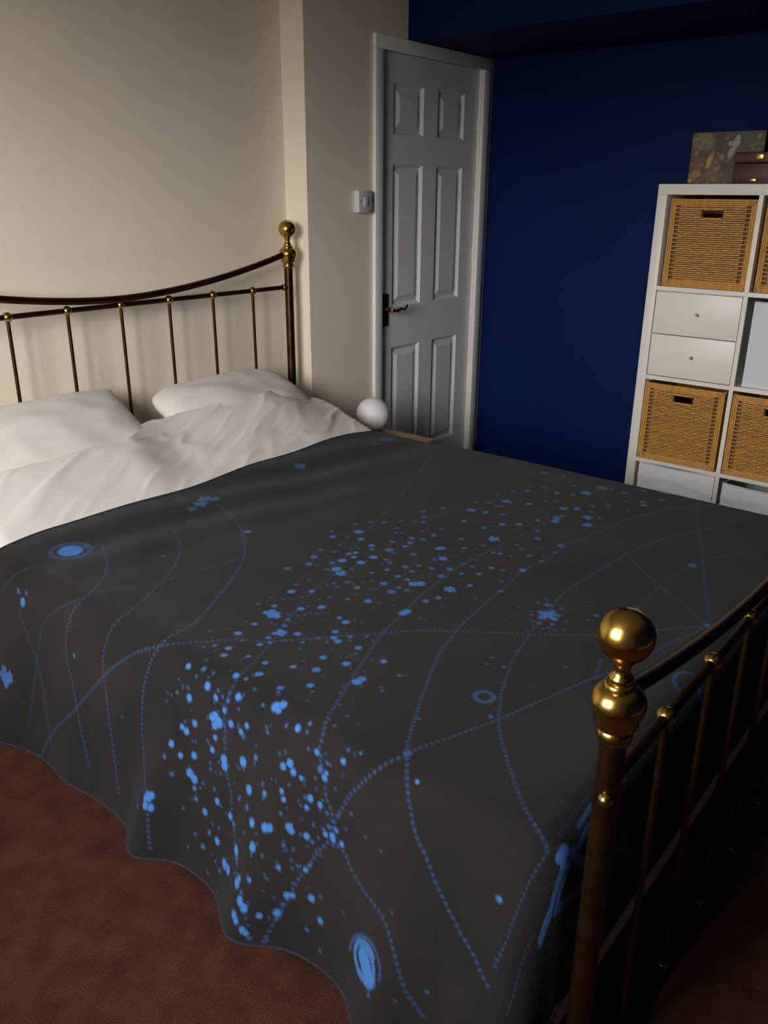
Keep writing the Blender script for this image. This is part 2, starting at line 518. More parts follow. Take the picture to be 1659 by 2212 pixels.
def grid_mesh(name, X, Y, Z):
    n, m = X.shape
    co = np.stack([X, Y, Z], -1).reshape(-1, 3).astype(np.float32)
    idx = np.arange(n * m).reshape(n, m)
    q = np.stack([idx[:-1, :-1], idx[1:, :-1], idx[1:, 1:], idx[:-1, 1:]], -1).reshape(-1, 4).astype(np.int32)
    me = bpy.data.meshes.new(name)
    me.vertices.add(len(co)); me.vertices.foreach_set('co', co.ravel())
    me.loops.add(q.size); me.loops.foreach_set('vertex_index', q.ravel())
    me.polygons.add(len(q))
    me.polygons.foreach_set('loop_start', np.arange(0, q.size, 4, dtype=np.int32))
    me.update(calc_edges=True)
    me.shade_smooth()
    return me

# printed star map on the blanket, in blanket coordinates (metres): PRINT_DOTS a, b, radius, strength; PRINT_LINES dotted lines
#PRINT-BEGIN
PRINT_DOTS = [
    (1.098,1.2027,0.0162,1.0),(1.1263,1.2231,0.0061,1.0),(1.0961,1.1855,0.0094,1.0),(1.0507,1.1268,0.0131,1.0),(1.0721,1.0983,0.0078,1.0),
    (0.989,1.187,0.0077,1.0),(1.2016,1.2453,0.0086,1.0),(1.2338,1.2111,0.0071,1.0),(1.1571,1.1704,0.0072,1.0),(1.1904,1.1411,0.0077,1.0),
    (1.039,1.1928,0.0064,1.0),(1.2842,1.3414,0.0084,0.6),(1.3719,1.3365,0.0087,0.6),(1.3356,1.3185,0.0071,0.6),(1.2366,1.2626,0.0052,0.4),
    (0.9875,1.1208,0.006,1.0),(1.0194,1.1289,0.0055,1.0),(1.0074,1.112,0.0043,1.0),(0.9351,1.1552,0.0067,1.0),(0.9121,1.1416,0.0066,1.0),
    (0.9251,1.1849,0.0053,0.5),(0.9409,1.1027,0.0051,0.7),(1.0548,1.0658,0.0044,0.6),(1.0346,1.0989,0.0039,0.5),(1.1027,1.1565,0.0047,1.0),
    (1.0778,1.1415,0.0057,0.6),(1.1481,1.2583,0.0045,0.4),(1.1075,1.2546,0.0054,0.4),(1.3724,1.5827,0.0111,0.8),(1.0878,1.0532,0.0055,0.5),
    (0.9747,1.1576,0.0043,0.4),(0.8376,1.1206,0.008,1.0),(0.7951,1.1675,0.0077,1.0),(0.7926,1.2042,0.0036,0.5),(0.8245,1.0928,0.0062,1.0),
    (0.8474,1.0378,0.0071,1.0),(0.8315,1.0594,0.0037,0.7),(0.8332,1.0752,0.003,0.5),(0.8453,1.0611,0.0029,0.4),(0.8085,1.0665,0.0056,1.0),
    (0.7872,1.0897,0.0098,1.0),(0.7796,1.0786,0.0106,1.0),(0.7696,1.0882,0.008,1.0),(0.7815,1.0987,0.0071,1.0),(0.8635,0.9488,0.0092,1.0),
    (0.8728,0.9377,0.0081,1.0),(0.8599,0.9385,0.0058,1.0),(0.8486,0.8837,0.0065,1.0),(0.8657,0.8655,0.0032,0.7),(0.8509,0.8625,0.0028,0.5),
    (0.7902,1.0456,0.0071,1.0),(0.8038,1.0033,0.0056,1.0),(0.7858,1.0162,0.0057,1.0),(0.7514,1.1435,0.0067,1.0),(0.7325,1.1756,0.0056,1.0),
    (0.7279,1.1626,0.0074,1.0),(0.6904,1.1952,0.007,1.0),(0.7465,1.083,0.0053,1.0),(0.7193,1.0871,0.0064,1.0),(0.6748,1.1683,0.0059,1.0),
    (0.6607,1.206,0.004,0.6),(0.6871,1.1342,0.0073,1.0),(0.7145,1.0522,0.0088,1.0),(0.702,1.0486,0.0084,1.0),(0.7334,1.0002,0.0093,1.0),
    (0.7566,0.9689,0.0052,0.6),(0.6474,1.14,0.0089,1.0),(0.64,1.1269,0.0087,1.0),(0.6218,1.1228,0.0056,0.6),(0.6317,1.1817,0.0048,0.4),
    (0.6018,1.1155,0.0051,0.6),(0.6246,1.0568,0.0068,1.0),(0.6932,0.9716,0.0083,1.0),(0.7079,0.9285,0.0052,1.0),(0.7706,0.8996,0.0067,1.0),
    (0.7818,0.8858,0.0074,1.0),(0.7703,0.8746,0.0066,1.0),(0.7675,0.8556,0.0044,1.0),(0.8271,0.8299,0.0053,1.0),(0.8251,0.8492,0.0028,0.6),
    (0.7287,0.8912,0.0047,1.0),(0.7168,0.8833,0.0048,1.0),(0.7408,0.8287,0.0065,1.0),(0.7223,0.8336,0.0048,1.0),(0.7388,0.8063,0.0054,1.0),
    (0.9033,0.9739,0.006,1.0),(0.9447,0.9378,0.0061,1.0),(0.9724,1.0101,0.0065,1.0),(0.9946,0.9703,0.0081,1.0),(0.9099,1.0386,0.008,1.0),
    (0.9456,1.0605,0.0061,1.0),(0.8842,1.0473,0.0043,0.6),(0.8811,1.0715,0.0065,1.0),(0.8542,1.1876,0.006,1.0),(0.8631,1.1475,0.005,0.5),
    (0.8439,1.1571,0.0034,0.4),(0.81,1.19,0.0037,0.3),(0.8145,1.1755,0.004,0.4),(0.8271,1.0285,0.003,0.5),(0.8419,0.9093,0.003,0.5),
    (0.7999,0.8181,0.0059,0.6),(0.7803,0.8256,0.0027,0.5),(0.7883,0.9132,0.0031,0.4),(0.6617,0.9674,0.0039,0.4),(0.7211,0.9386,0.004,0.4),
    (0.7455,0.8785,0.0027,0.4),(0.6444,1.069,0.004,0.4),(0.5872,1.0873,0.0067,1.0),(0.6171,1.013,0.0065,1.0),(0.6101,0.9984,0.0048,0.6),
    (0.6464,0.944,0.0077,1.0),(0.6548,0.91,0.0078,1.0),(0.6585,0.8993,0.0072,1.0),(0.6747,0.8612,0.0071,1.0),(0.6697,0.8551,0.006,1.0),
    (0.6717,0.8239,0.0064,1.0),(0.6614,0.9673,0.0049,0.5),(0.5528,1.0681,0.0052,0.5),(0.5296,1.1073,0.0044,0.4),(0.515,1.0814,0.0059,0.6),
    (0.5483,1.0422,0.0076,1.0),(0.5753,0.9731,0.0085,1.0),(0.611,0.9272,0.0083,1.0),(0.6083,0.901,0.0036,0.4),(0.5236,1.0067,0.0095,1.0),
    (0.5259,0.9895,0.0087,1.0),(0.5344,0.945,0.0084,1.0),(0.5451,0.9411,0.0051,1.0),(0.5575,0.9145,0.0041,1.0),(0.5985,0.8662,0.0042,1.0),
    (0.5781,0.8886,0.0021,0.4),(0.5154,0.9246,0.008,1.0),(0.5085,0.9119,0.0079,1.0),(0.5035,0.8809,0.0052,1.0),(0.5147,0.8529,0.007,1.0),
    (0.5517,0.8417,0.0061,1.0),(0.5548,0.8322,0.0053,1.0),(0.5648,0.795,0.0069,1.0),(0.6108,0.8152,0.0048,1.0),(0.6234,0.808,0.0035,0.6),
    (0.487,0.9298,0.007,1.0),(0.4811,0.9214,0.006,1.0),(0.4716,0.9041,0.0063,1.0),(0.4676,0.8959,0.0048,1.0),(0.4602,0.8885,0.0033,0.5),
    (0.5338,0.77,0.006,1.0),(0.5023,0.7942,0.0039,0.5),(0.4443,0.8457,0.004,0.3),(0.4793,0.7604,0.0039,0.3),(0.5294,0.9263,0.004,0.4),
    (0.4996,1.0203,0.0052,0.4),(0.6385,0.8449,0.0028,0.4),(0.6181,0.8449,0.0025,0.4),(0.6035,0.8413,0.0025,0.4),(0.6459,0.8658,0.0021,0.3),
    (0.6301,0.8615,0.0021,0.3),(0.5661,0.9653,0.005,0.5),(0.4943,0.9025,0.0027,0.3),(0.503,0.864,0.0026,0.3),(1.5604,1.3501,0.0114,1.0),
    (1.5262,1.3139,0.0087,1.0),(1.4943,1.3837,0.0085,1.0),(1.5194,1.4119,0.0068,0.4),(1.5928,1.3922,0.0074,0.4),(1.6353,1.3721,0.0071,0.5),
    (1.6597,1.3431,0.0078,0.5),(1.7013,1.3157,0.0062,0.4),(1.7948,1.3092,0.0064,0.5),(1.7665,1.2847,0.0081,0.5),(1.7333,1.2634,0.007,0.6),
    (1.7218,1.2852,0.0076,0.4),(1.5134,1.2664,0.0084,1.0),(1.4961,1.2487,0.0063,0.7),(1.5242,1.2152,0.0117,0.7),(1.5716,1.2435,0.007,0.7),
    (1.6242,1.221,0.0079,0.7),(1.596,1.2042,0.0076,0.8),(1.5697,1.1999,0.0069,1.0),(1.6364,1.1914,0.007,0.7),(1.6769,1.1858,0.0077,0.6),
    (1.6131,1.1256,0.0086,1.0),(1.5451,1.1543,0.0086,0.6),(1.5154,1.1938,0.0059,0.5),(1.4611,1.2162,0.0105,1.0),(1.4165,1.2198,0.0107,1.0),
    (1.4525,1.267,0.007,1.0),(1.4375,1.2768,0.0069,0.8),(1.4296,1.2536,0.0068,1.0),(1.3972,1.2638,0.0109,1.0),(1.354,1.2442,0.0119,1.0),
    (1.343,1.2185,0.0125,1.0),(1.3749,1.2762,0.0065,0.6),(1.3383,1.262,0.0054,0.5),(1.3736,1.3381,0.0082,0.7),(1.414,1.3525,0.0066,0.5),
    (1.3352,1.3181,0.0071,0.7),(1.2838,1.341,0.0079,0.5),(1.4247,1.315,0.0058,0.4),(1.4665,1.3343,0.0055,0.4),(1.4714,1.1837,0.0063,0.6),
    (1.4646,1.1658,0.0061,0.6),(1.4268,1.1446,0.0068,0.8),(1.3901,1.1617,0.0055,0.6),(1.4703,1.1229,0.0074,0.8),(1.5003,1.1036,0.0062,0.7),
    (1.4618,1.0954,0.0068,0.7),(1.5083,1.0695,0.0069,0.7),(1.4169,1.1036,0.0077,0.8),(1.4181,1.0751,0.0069,0.7),(1.4088,1.0507,0.0111,1.0),
    (1.4225,1.0395,0.0111,1.0),(1.3642,1.1043,0.0088,0.8),(1.3434,1.0642,0.0103,0.7),(1.3718,1.0652,0.0061,0.5),(1.374,1.044,0.0061,0.7),
    (1.3106,1.1394,0.0068,0.8),(1.3174,1.1755,0.0067,0.5),(1.2948,1.1983,0.0049,0.5),(1.2848,1.1785,0.0052,0.4),(1.2355,1.2631,0.0055,0.4),
    (1.203,1.2467,0.0079,1.0),(1.2334,1.2107,0.0067,1.0),(1.1577,1.1725,0.0071,1.0),(1.1924,1.1415,0.0082,1.0),(1.2545,1.1199,0.0056,0.7),
    (1.2755,1.0772,0.0085,1.0),(1.1803,1.0783,0.0051,1.0),(1.1745,1.0548,0.008,1.0),(1.2805,0.9825,0.0099,1.0),(1.2936,0.9805,0.0097,1.0),
    (1.3585,0.978,0.0069,1.0),(1.3883,0.9657,0.0053,1.0),(1.2865,0.9418,0.0042,0.4),(1.1956,1.0483,0.0034,0.4),(1.3763,1.2134,0.0058,0.4),
    (1.5174,1.3506,0.006,0.4),(1.6357,1.2628,0.0061,0.4),(1.6248,1.2742,0.0056,0.4),(1.6537,1.2937,0.0058,0.4),(1.6794,1.2266,0.0056,0.4),
    (1.5556,1.0978,0.0052,0.4),(1.2376,1.1582,0.0045,0.4),(1.1308,1.0447,0.0069,1.0),(1.1093,1.0292,0.0073,1.0),(1.104,1.0136,0.0076,1.0),
    (1.1115,0.9646,0.0072,1.0),(1.0492,0.9422,0.0084,1.0),(1.0128,0.883,0.01,1.0),(1.0268,0.8829,0.0088,1.0),(0.9457,0.9388,0.0072,1.0),
    (0.9943,0.97,0.0082,1.0),(1.0375,0.9925,0.0068,1.0),(0.8648,0.8648,0.0032,0.6),(0.8501,0.862,0.0028,0.5),(1.1033,0.8917,0.0068,1.0),
    (1.0821,0.8361,0.0043,0.7),(1.0862,1.0531,0.0046,0.5),(1.0539,1.0649,0.0044,0.6),(1.1334,1.0062,0.0049,0.6),(1.1214,0.9956,0.0039,0.4),
    (1.1564,0.9806,0.0039,0.6),(0.8353,0.7717,0.0054,1.0),(0.8567,0.77,0.003,0.5),(0.8611,0.7459,0.0029,0.6),(0.8269,0.8299,0.0055,1.0),
    (0.9005,0.6762,0.0079,0.45),(0.8629,0.6298,0.0035,1.0),(0.8177,0.7982,0.0024,0.6),(0.8246,0.8492,0.0028,0.6),(0.6962,0.771,0.0062,1.0),
    (0.6926,0.7858,0.005,1.0),(0.6924,0.7494,0.0049,1.0),(0.7104,0.7648,0.0041,1.0),(0.6904,0.7678,0.0045,1.0),(0.7894,0.8059,0.0061,1.0),
    (0.7996,0.8034,0.0041,1.0),(0.8629,0.6298,0.0035,1.0),(1.8832,1.2041,0.0126,0.9),(1.8973,1.1653,0.0094,0.8),(1.8478,1.2779,0.0082,0.7),
    (2.0192,1.17,0.0142,0.9),(1.8029,1.175,0.0082,0.8),(1.85,1.0797,0.0091,1.0),(1.8806,1.0469,0.0096,1.0),(1.7491,1.0445,0.0146,1.0),
    (1.6206,1.1227,0.0105,0.9),(1.5732,1.0828,0.0105,1.0),(1.5329,1.0339,0.0078,0.8),(1.4878,1.0279,0.0081,0.8),(1.6989,1.1124,0.0075,0.6),
    (1.796,1.105,0.0082,0.7),(2.138,1.1678,0.0087,0.8),(2.1087,1.2002,0.0077,0.5),(2.054,1.222,0.0077,0.4),(2.0435,1.11,0.0091,0.7),
    (2.3269,1.2152,0.0149,0.6),(2.1776,1.0895,0.0099,0.7),(1.9428,1.0226,0.008,0.7),(1.8712,0.9839,0.0069,0.7),(1.8273,0.9577,0.0077,0.9),
    (1.9682,0.9817,0.0106,1.0),(1.9966,0.9939,0.0095,0.7),(2.0169,0.9864,0.0075,0.6),(1.8271,0.8903,0.0084,0.7),(1.6371,0.892,0.0088,1.0),
    (1.777,0.8789,0.007,0.5),(1.7091,0.8801,0.0061,0.6),(1.6028,0.9579,0.0067,0.8),(1.5548,0.9634,0.0069,0.7),(1.5307,0.9979,0.0059,0.6),
    (1.6833,0.9842,0.0066,0.7),(1.6777,1.0009,0.0064,0.5),(1.4907,0.9474,0.0066,1.0),(1.4436,0.9715,0.0131,1.0),(1.3921,0.9665,0.006,1.0),
    (1.3615,0.9796,0.0048,1.0),(1.4208,1.0391,0.0117,1.0),(1.5088,1.0707,0.0065,0.7),(1.5568,1.0981,0.0055,0.4),(1.5104,0.8757,0.0057,0.8),
    (1.7194,0.9205,0.0081,0.6),(1.739,0.956,0.0072,0.4),(1.7544,0.9796,0.0063,0.5),(1.6988,1.0454,0.0066,0.5),(1.6561,1.0741,0.0065,0.6),
    (1.6782,1.1861,0.0072,0.4),(1.7239,1.1947,0.0065,0.4),(1.7955,1.3108,0.0074,0.4),(1.6378,1.1917,0.0065,0.6),(1.9158,1.1184,0.0072,0.5),
    (1.9621,1.1682,0.007,0.5),(1.9744,1.1559,0.0065,0.5),(1.9474,1.2295,0.0078,0.4),(1.9744,1.2028,0.0109,0.4),(2.3334,1.1481,0.0081,0.5),
    (2.298,1.166,0.0079,0.4),(2.1945,1.1405,0.0069,0.5),(2.269,1.0793,0.0082,0.6),(2.1884,1.0413,0.0078,0.6),(2.0917,1.0803,0.0067,0.5),
    (2.1086,1.0573,0.0067,0.5),(2.0713,1.0089,0.0111,0.6),(2.0901,0.9783,0.0079,1.0),(1.6081,0.9292,0.006,0.4),(1.5814,0.9992,0.0058,0.4),
    (1.579,1.025,0.0064,0.4),(1.5547,0.9004,0.005,0.4),(2.2308,1.0185,0.0164,1.0),(2.3142,1.0055,0.0167,0.8),(2.0516,0.9256,0.0135,1.0),
    (1.9998,0.9,0.0128,1.0),(2.2728,0.8577,0.0103,0.7),(2.2485,0.8436,0.0089,1.0),(2.3309,0.8223,0.0095,0.7),(2.4053,0.8397,0.0126,0.5),
    (2.3143,0.9342,0.0095,0.6),(2.1718,0.9202,0.0087,0.6),(2.1426,0.9544,0.0086,0.5),(2.0725,1.0104,0.0128,0.7),(2.0961,0.9798,0.0107,0.7),
    (1.9891,0.9883,0.0102,1.0),(1.8216,0.8876,0.0084,0.7),(1.5398,0.6511,0.0058,0.5),(2.1715,0.859,0.0061,0.4),(2.0687,0.897,0.0075,0.4),
    (2.2681,1.0759,0.0076,0.5),(2.1946,1.0426,0.0076,0.5),(2.324,0.9782,0.0073,0.4),(2.2435,0.8968,0.0065,0.4),(2.3828,0.8998,0.0086,0.4),
    (2.3395,1.1505,0.0079,0.5),(2.1736,1.0873,0.0088,0.7),(2.0962,0.9398,0.0082,0.4),(1.6474,0.4479,0.0084,0.6),(1.9275,0.583,0.0107,0.6),
    (1.6245,0.5974,0.0063,0.5),(1.2358,0.6991,0.0041,0.5),(1.0788,0.6293,0.004,0.6),(1.5416,0.6524,0.0059,0.4),(1.3118,0.6059,0.0049,0.3),
    (0.9917,0.7218,0.004,0.4),(1.4414,0.9001,0.0043,0.4),(1.4806,0.736,0.015,1.0),(1.4618,0.7393,0.0093,0.8),(1.4703,0.7169,0.0085,0.8),
    (1.495,0.7343,0.0081,0.8),(1.4788,0.7543,0.0068,0.7),(1.518,0.7593,0.007,0.7),(1.4883,0.7184,0.0067,0.7),(1.4333,0.7315,0.0052,0.7),
    (1.4462,0.7078,0.0047,0.8),(1.5141,0.781,0.0045,0.5),(1.5219,0.7503,0.005,0.5),(1.4282,0.7073,0.0041,0.5),(1.4336,0.7466,0.0037,0.5),
    (1.4576,0.7644,0.0043,0.4),(1.4781,0.6916,0.0037,0.4),(1.5172,0.7148,0.0033,0.3),(1.437,0.758,0.0027,0.3),(1.4165,0.7141,0.0031,0.5),
    (1.5471,0.7527,0.0034,0.4),(1.5377,0.773,0.0034,0.5),(1.5211,0.7264,0.0038,0.5),(1.4293,0.6908,0.0049,0.3),(0.7569,0.4527,0.005,0.9),
    (0.549,0.5385,0.0029,0.5),(0.5209,0.5804,0.002,0.4),(0.5114,0.6245,0.0028,0.6),(0.6489,0.6193,0.0022,0.3),(0.5774,0.7243,0.0026,0.3),
    (0.7422,1.5657,0.0053,0.6),(0.6704,1.3727,0.0024,0.4),(0.5715,1.2252,0.01,1.0),(0.5769,1.2171,0.0073,1.0),(0.5516,1.2289,0.0081,1.0),
    (0.5529,1.2135,0.0077,1.0),(0.5649,1.2345,0.0067,1.0),(0.5988,1.8284,0.0158,0.6),(0.612,1.8483,0.0158,0.5),(0.6097,1.8196,0.0127,0.6),
    (0.7983,1.8076,0.011,0.9),(0.8196,1.8311,0.0071,0.5),(0.8249,1.793,0.0062,0.4),(1.1333,1.6312,0.0059,0.35),(1.0438,1.8306,0.011,0.35),
    (1.4631,1.8736,0.0213,0.6),(1.4274,1.8519,0.0184,0.6),(1.3882,1.8402,0.0139,0.4),(1.4794,1.855,0.0165,0.5),(1.8742,1.8706,0.0186,0.55),
    (2.3337,1.8721,0.03,0.4),(2.2349,1.8528,0.0208,0.3),(1.3305,1.7809,0.0066,0.3),(1.4286,0.3678,0.012,0.45),(1.6117,1.4249,0.0027,0.23),
    (0.957,1.2382,0.0032,0.47),(0.4294,0.8999,0.0032,0.49),(1.636,1.2038,0.0033,0.48),(1.466,1.2953,0.0029,0.46),(1.0468,0.9948,0.003,0.38),
    (0.662,0.9957,0.0035,0.49),(2.1975,1.0391,0.0023,0.45),(1.4479,1.0696,0.0025,0.41),(2.1067,1.1755,0.0023,0.48),(0.8463,1.0303,0.0023,0.39),
    (1.4359,0.9528,0.003,0.22),(0.4833,0.8963,0.0021,0.35),(0.5468,1.2656,0.0034,0.24),(0.7778,1.0625,0.0028,0.5),(0.7681,0.9049,0.0026,0.21),
    (0.8403,1.0905,0.0031,0.54),(1.1729,1.1688,0.0021,0.43),(0.7823,1.0676,0.0026,0.25),(1.0324,1.0529,0.0028,0.33),(1.6752,0.9456,0.0025,0.3),
    (0.6586,1.1431,0.0034,0.24),(0.8129,1.0969,0.003,0.25),(0.8839,1.0894,0.0024,0.21),(2.3646,0.9544,0.003,0.27),(0.5178,0.9605,0.0019,0.35),
    (1.4956,1.1856,0.0022,0.27),(0.9112,1.1677,0.0022,0.28),(1.6861,1.1946,0.0035,0.4),(1.3995,0.7974,0.003,0.48),(0.921,1.1033,0.0022,0.51),
    (0.576,1.0422,0.0032,0.42),(1.5086,1.0739,0.003,0.29),(0.7096,0.7821,0.0035,0.54),(0.6162,1.0274,0.002,0.54),(0.8555,1.0276,0.0026,0.37),
    (1.9116,1.1933,0.0018,0.52),(1.1749,1.2281,0.0025,0.47),(1.0949,1.0342,0.0034,0.27),(1.3189,1.1574,0.0032,0.52),(1.9545,1.0241,0.0029,0.37),
    (1.5506,1.1879,0.0025,0.47),(2.304,0.8412,0.0024,0.23),(1.5106,0.6579,0.0036,0.34),(1.7268,1.0175,0.0019,0.52),(0.9649,0.8801,0.0033,0.47),
    (0.7076,1.0386,0.0029,0.53),(1.4376,1.1,0.0021,0.51),(0.661,0.7939,0.0033,0.29),(1.0949,1.1819,0.0024,0.39),(1.7126,0.9992,0.0027,0.38),
    (1.8272,1.1481,0.0032,0.55),(1.0706,1.1597,0.0024,0.52),(1.6895,0.9565,0.0035,0.38),(1.9059,0.998,0.0021,0.47),(1.1524,0.9618,0.0026,0.41),
    (0.6482,0.9048,0.0022,0.48),(0.7767,1.1106,0.0034,0.32),(0.9767,0.9962,0.0018,0.21),(0.7162,1.1349,0.0035,0.26),(1.8874,1.0754,0.0019,0.52),
    (0.7174,1.0069,0.0034,0.28),(1.5116,1.0803,0.0034,0.28),(1.645,1.0452,0.0022,0.31),(2.4106,0.9325,0.0025,0.34),(1.4083,1.1103,0.0018,0.26),
    (1.9333,0.9999,0.0033,0.34),(0.8082,0.8156,0.0019,0.54),(1.1436,1.0364,0.002,0.29),(0.4389,0.8734,0.0029,0.22),(1.8166,1.3171,0.0019,0.34),
    (1.498,0.7104,0.0035,0.29),(2.2507,0.902,0.0022,0.53),(0.7973,1.0248,0.0036,0.3),(0.667,0.8105,0.0035,0.51),(0.7214,0.9964,0.0031,0.39),
    (2.2424,1.0921,0.0023,0.38),(1.1485,0.9538,0.0023,0.34),(1.4962,1.099,0.0025,0.35),(0.9754,1.1725,0.0023,0.48),(0.7809,1.2322,0.0033,0.28),
    (1.0012,1.1064,0.0021,0.49),(1.0719,1.0716,0.0028,0.27),(1.2889,0.9271,0.0023,0.43),(1.84,1.074,0.0029,0.29),(0.5431,1.2867,0.0029,0.32),
    (0.8254,1.0969,0.0034,0.43),(0.8815,1.1587,0.0036,0.32),(0.7917,1.0255,0.0027,0.49),(1.5897,1.2279,0.0024,0.41),(0.7314,0.7898,0.0036,0.49),
    (2.1178,1.0459,0.0022,0.3),(1.2841,1.0813,0.0018,0.44),(0.5046,0.8517,0.0031,0.49),(1.5045,1.1272,0.0025,0.26),(1.9902,1.1092,0.0034,0.3),
    (1.36,1.1655,0.0026,0.26),(1.1426,1.1461,0.0035,0.32),(1.9459,1.2531,0.0025,0.46),(0.5497,0.8835,0.0019,0.29),(1.3446,1.2933,0.0029,0.31),
    (0.5592,0.9611,0.0035,0.29),(0.6517,0.7891,0.002,0.32),(1.7495,0.8688,0.002,0.38),(0.7653,1.2296,0.0023,0.4),(0.8991,1.0396,0.0033,0.26),
    (1.3386,1.2556,0.003,0.29),(0.5335,1.2568,0.0036,0.41),(1.0759,0.9404,0.0032,0.22),(0.8603,1.1515,0.0036,0.22),(1.5942,1.0757,0.0033,0.24),
    (0.6118,0.8328,0.0029,0.37),(1.3237,1.1092,0.0033,0.47),(0.9428,1.2148,0.0023,0.33),(0.5972,0.9253,0.0025,0.39),(0.6293,1.1077,0.0024,0.54),
    (0.5771,0.8345,0.0023,0.44),(1.3923,1.0487,0.0019,0.31),(0.7683,0.8475,0.0029,0.32),(1.0731,1.1918,0.0019,0.47),(1.6303,1.1531,0.0029,0.22),
    (0.6832,1.0142,0.0027,0.26),(1.7173,1.2569,0.0031,0.21),(2.3339,1.2613,0.0029,0.25),(1.3459,1.3191,0.0028,0.33),(1.2574,1.0493,0.003,0.4),
    (1.1783,1.1099,0.0028,0.39),(0.9332,0.8536,0.0027,0.49),(0.9048,0.9069,0.0036,0.25),(0.8913,0.9674,0.0033,0.51),(0.7823,1.0057,0.0033,0.25),
    (0.6704,0.8359,0.0027,0.5),(0.5042,0.7955,0.0028,0.46),(0.8155,1.071,0.0026,0.2),(2.2343,0.8869,0.0024,0.27),(0.8287,0.9447,0.0019,0.27),
    (0.5577,0.9197,0.0035,0.52),(0.7231,1.0873,0.0023,0.38),(1.5381,1.0448,0.0024,0.26),(0.5418,0.8633,0.003,0.22),(2.4193,1.1986,0.0035,0.38),
    (2.0708,1.0022,0.0029,0.24),(0.8691,0.9356,0.0019,0.3),(1.497,0.9815,0.0035,0.25),(1.0784,0.9586,0.0029,0.26),(1.7787,0.92,0.0018,0.4),
    (0.5301,0.9914,0.0028,0.41),(1.8522,0.8831,0.0021,0.54),(1.3936,1.0091,0.0029,0.29),(0.5743,1.0625,0.0032,0.31),(0.5434,0.9591,0.0036,0.21),
    (1.1993,1.2096,0.0034,0.44),(0.6671,0.9932,0.0035,0.34),(1.6927,1.2216,0.0026,0.38),(1.2806,1.062,0.0019,0.2),(0.5497,1.036,0.0028,0.54),
    (1.1833,1.0734,0.002,0.32),(0.6905,1.0886,0.0027,0.53),(2.0901,1.1952,0.0021,0.36),(2.2511,0.8516,0.0023,0.24),(1.7384,0.8913,0.0034,0.34),
    (0.7539,0.7392,0.0025,0.52),(0.7456,0.9697,0.0025,0.38),(0.7785,1.0093,0.0031,0.51),(1.4498,0.715,0.0026,0.24),(2.2326,0.9703,0.0029,0.44),
    (1.6011,1.3033,0.0022,0.38),(1.4814,1.0499,0.003,0.37),(1.227,1.2138,0.0024,0.51),(1.3672,1.274,0.0021,0.39),(1.5673,0.6913,0.0027,0.41),
    (0.8239,0.8185,0.0031,0.32),(2.1545,0.9806,0.0036,0.21),(2.0418,1.1588,0.0021,0.43),(0.7,0.7919,0.003,0.4),(0.7967,0.9013,0.0032,0.25),
    (1.3416,1.1005,0.0023,0.22),(0.8009,1.0824,0.0031,0.28),(1.3969,0.9544,0.0029,0.26),(1.1288,1.1521,0.0021,0.53),(2.1531,1.144,0.0028,0.4),
    (1.1551,1.0957,0.0029,0.29),(0.8739,1.0136,0.0031,0.51),(1.1979,1.0293,0.0019,0.46),(1.0922,0.9121,0.003,0.51),(0.897,0.9741,0.0031,0.35),
    (1.122,0.8835,0.0021,0.26),(1.6766,0.8625,0.0026,0.35),(1.3896,0.7452,0.0023,0.4),(1.4689,1.2207,0.0034,0.3),(0.8135,0.9504,0.0035,0.54),
    (0.6837,0.7554,0.0021,0.48),(1.5226,0.707,0.0019,0.31),(0.7184,1.0144,0.003,0.2),(1.581,1.1013,0.0021,0.48),(1.3838,0.7327,0.0023,0.24),
    (1.0897,0.9525,0.0027,0.51),(1.3467,1.0597,0.0033,0.37),(1.5524,1.3176,0.0024,0.21),(0.5727,0.882,0.0035,0.31),(0.6818,0.857,0.0026,0.46),
    (1.0024,1.0106,0.003,0.46),(1.568,0.9605,0.002,0.43),(2.2601,1.0442,0.0027,0.37),(1.7465,0.8975,0.0028,0.41),(1.1013,1.1333,0.0021,0.33),
    (0.6924,0.9724,0.0022,0.39),(0.4579,1.0169,0.0023,0.3),(2.3442,1.2639,0.0031,0.4),(2.2039,1.1482,0.0019,0.37),(1.5778,1.0969,0.0019,0.33),
    (0.7616,0.8199,0.0024,0.33),(1.5188,0.7175,0.002,0.34),(1.5791,1.1881,0.0035,0.36),(1.0725,0.9979,0.0032,0.26),(1.4317,1.0935,0.0032,0.22),
    (1.302,0.7119,0.0023,0.46),(1.0939,1.2347,0.0021,0.49),(1.0661,1.1709,0.0035,0.49),(1.3422,1.2497,0.0033,0.51),(1.3697,1.1009,0.0031,0.52),
    (0.7268,0.8518,0.0023,0.29),(1.333,1.0948,0.0026,0.29),(0.7037,1.0649,0.0027,0.41),(2.0377,1.1592,0.0025,0.47),(2.2325,0.8242,0.0035,0.44),
    (1.3248,0.9769,0.0024,0.3),(0.8222,0.9531,0.003,0.5),(0.507,1.0392,0.003,0.52),(0.8318,0.811,0.0027,0.22),(1.4937,1.0118,0.0024,0.28),
    (0.9151,0.8211,0.0035,0.35),(1.9854,1.0292,0.0021,0.45),(0.5321,0.8472,0.0032,0.46),(1.567,1.2132,0.0027,0.43),(0.5705,1.2514,0.0029,0.25),
    (0.6549,0.819,0.0021,0.41),(0.761,1.0938,0.0024,0.33),(1.0877,1.0283,0.0035,0.43),(2.1544,1.115,0.002,0.43),(2.0726,1.1241,0.0033,0.54),
    (1.4748,0.9501,0.003,0.4),(0.6968,0.9753,0.0026,0.42),(0.6916,0.8825,0.0035,0.48),(1.2707,1.2534,0.0034,0.44),(0.7541,1.059,0.0023,0.35),
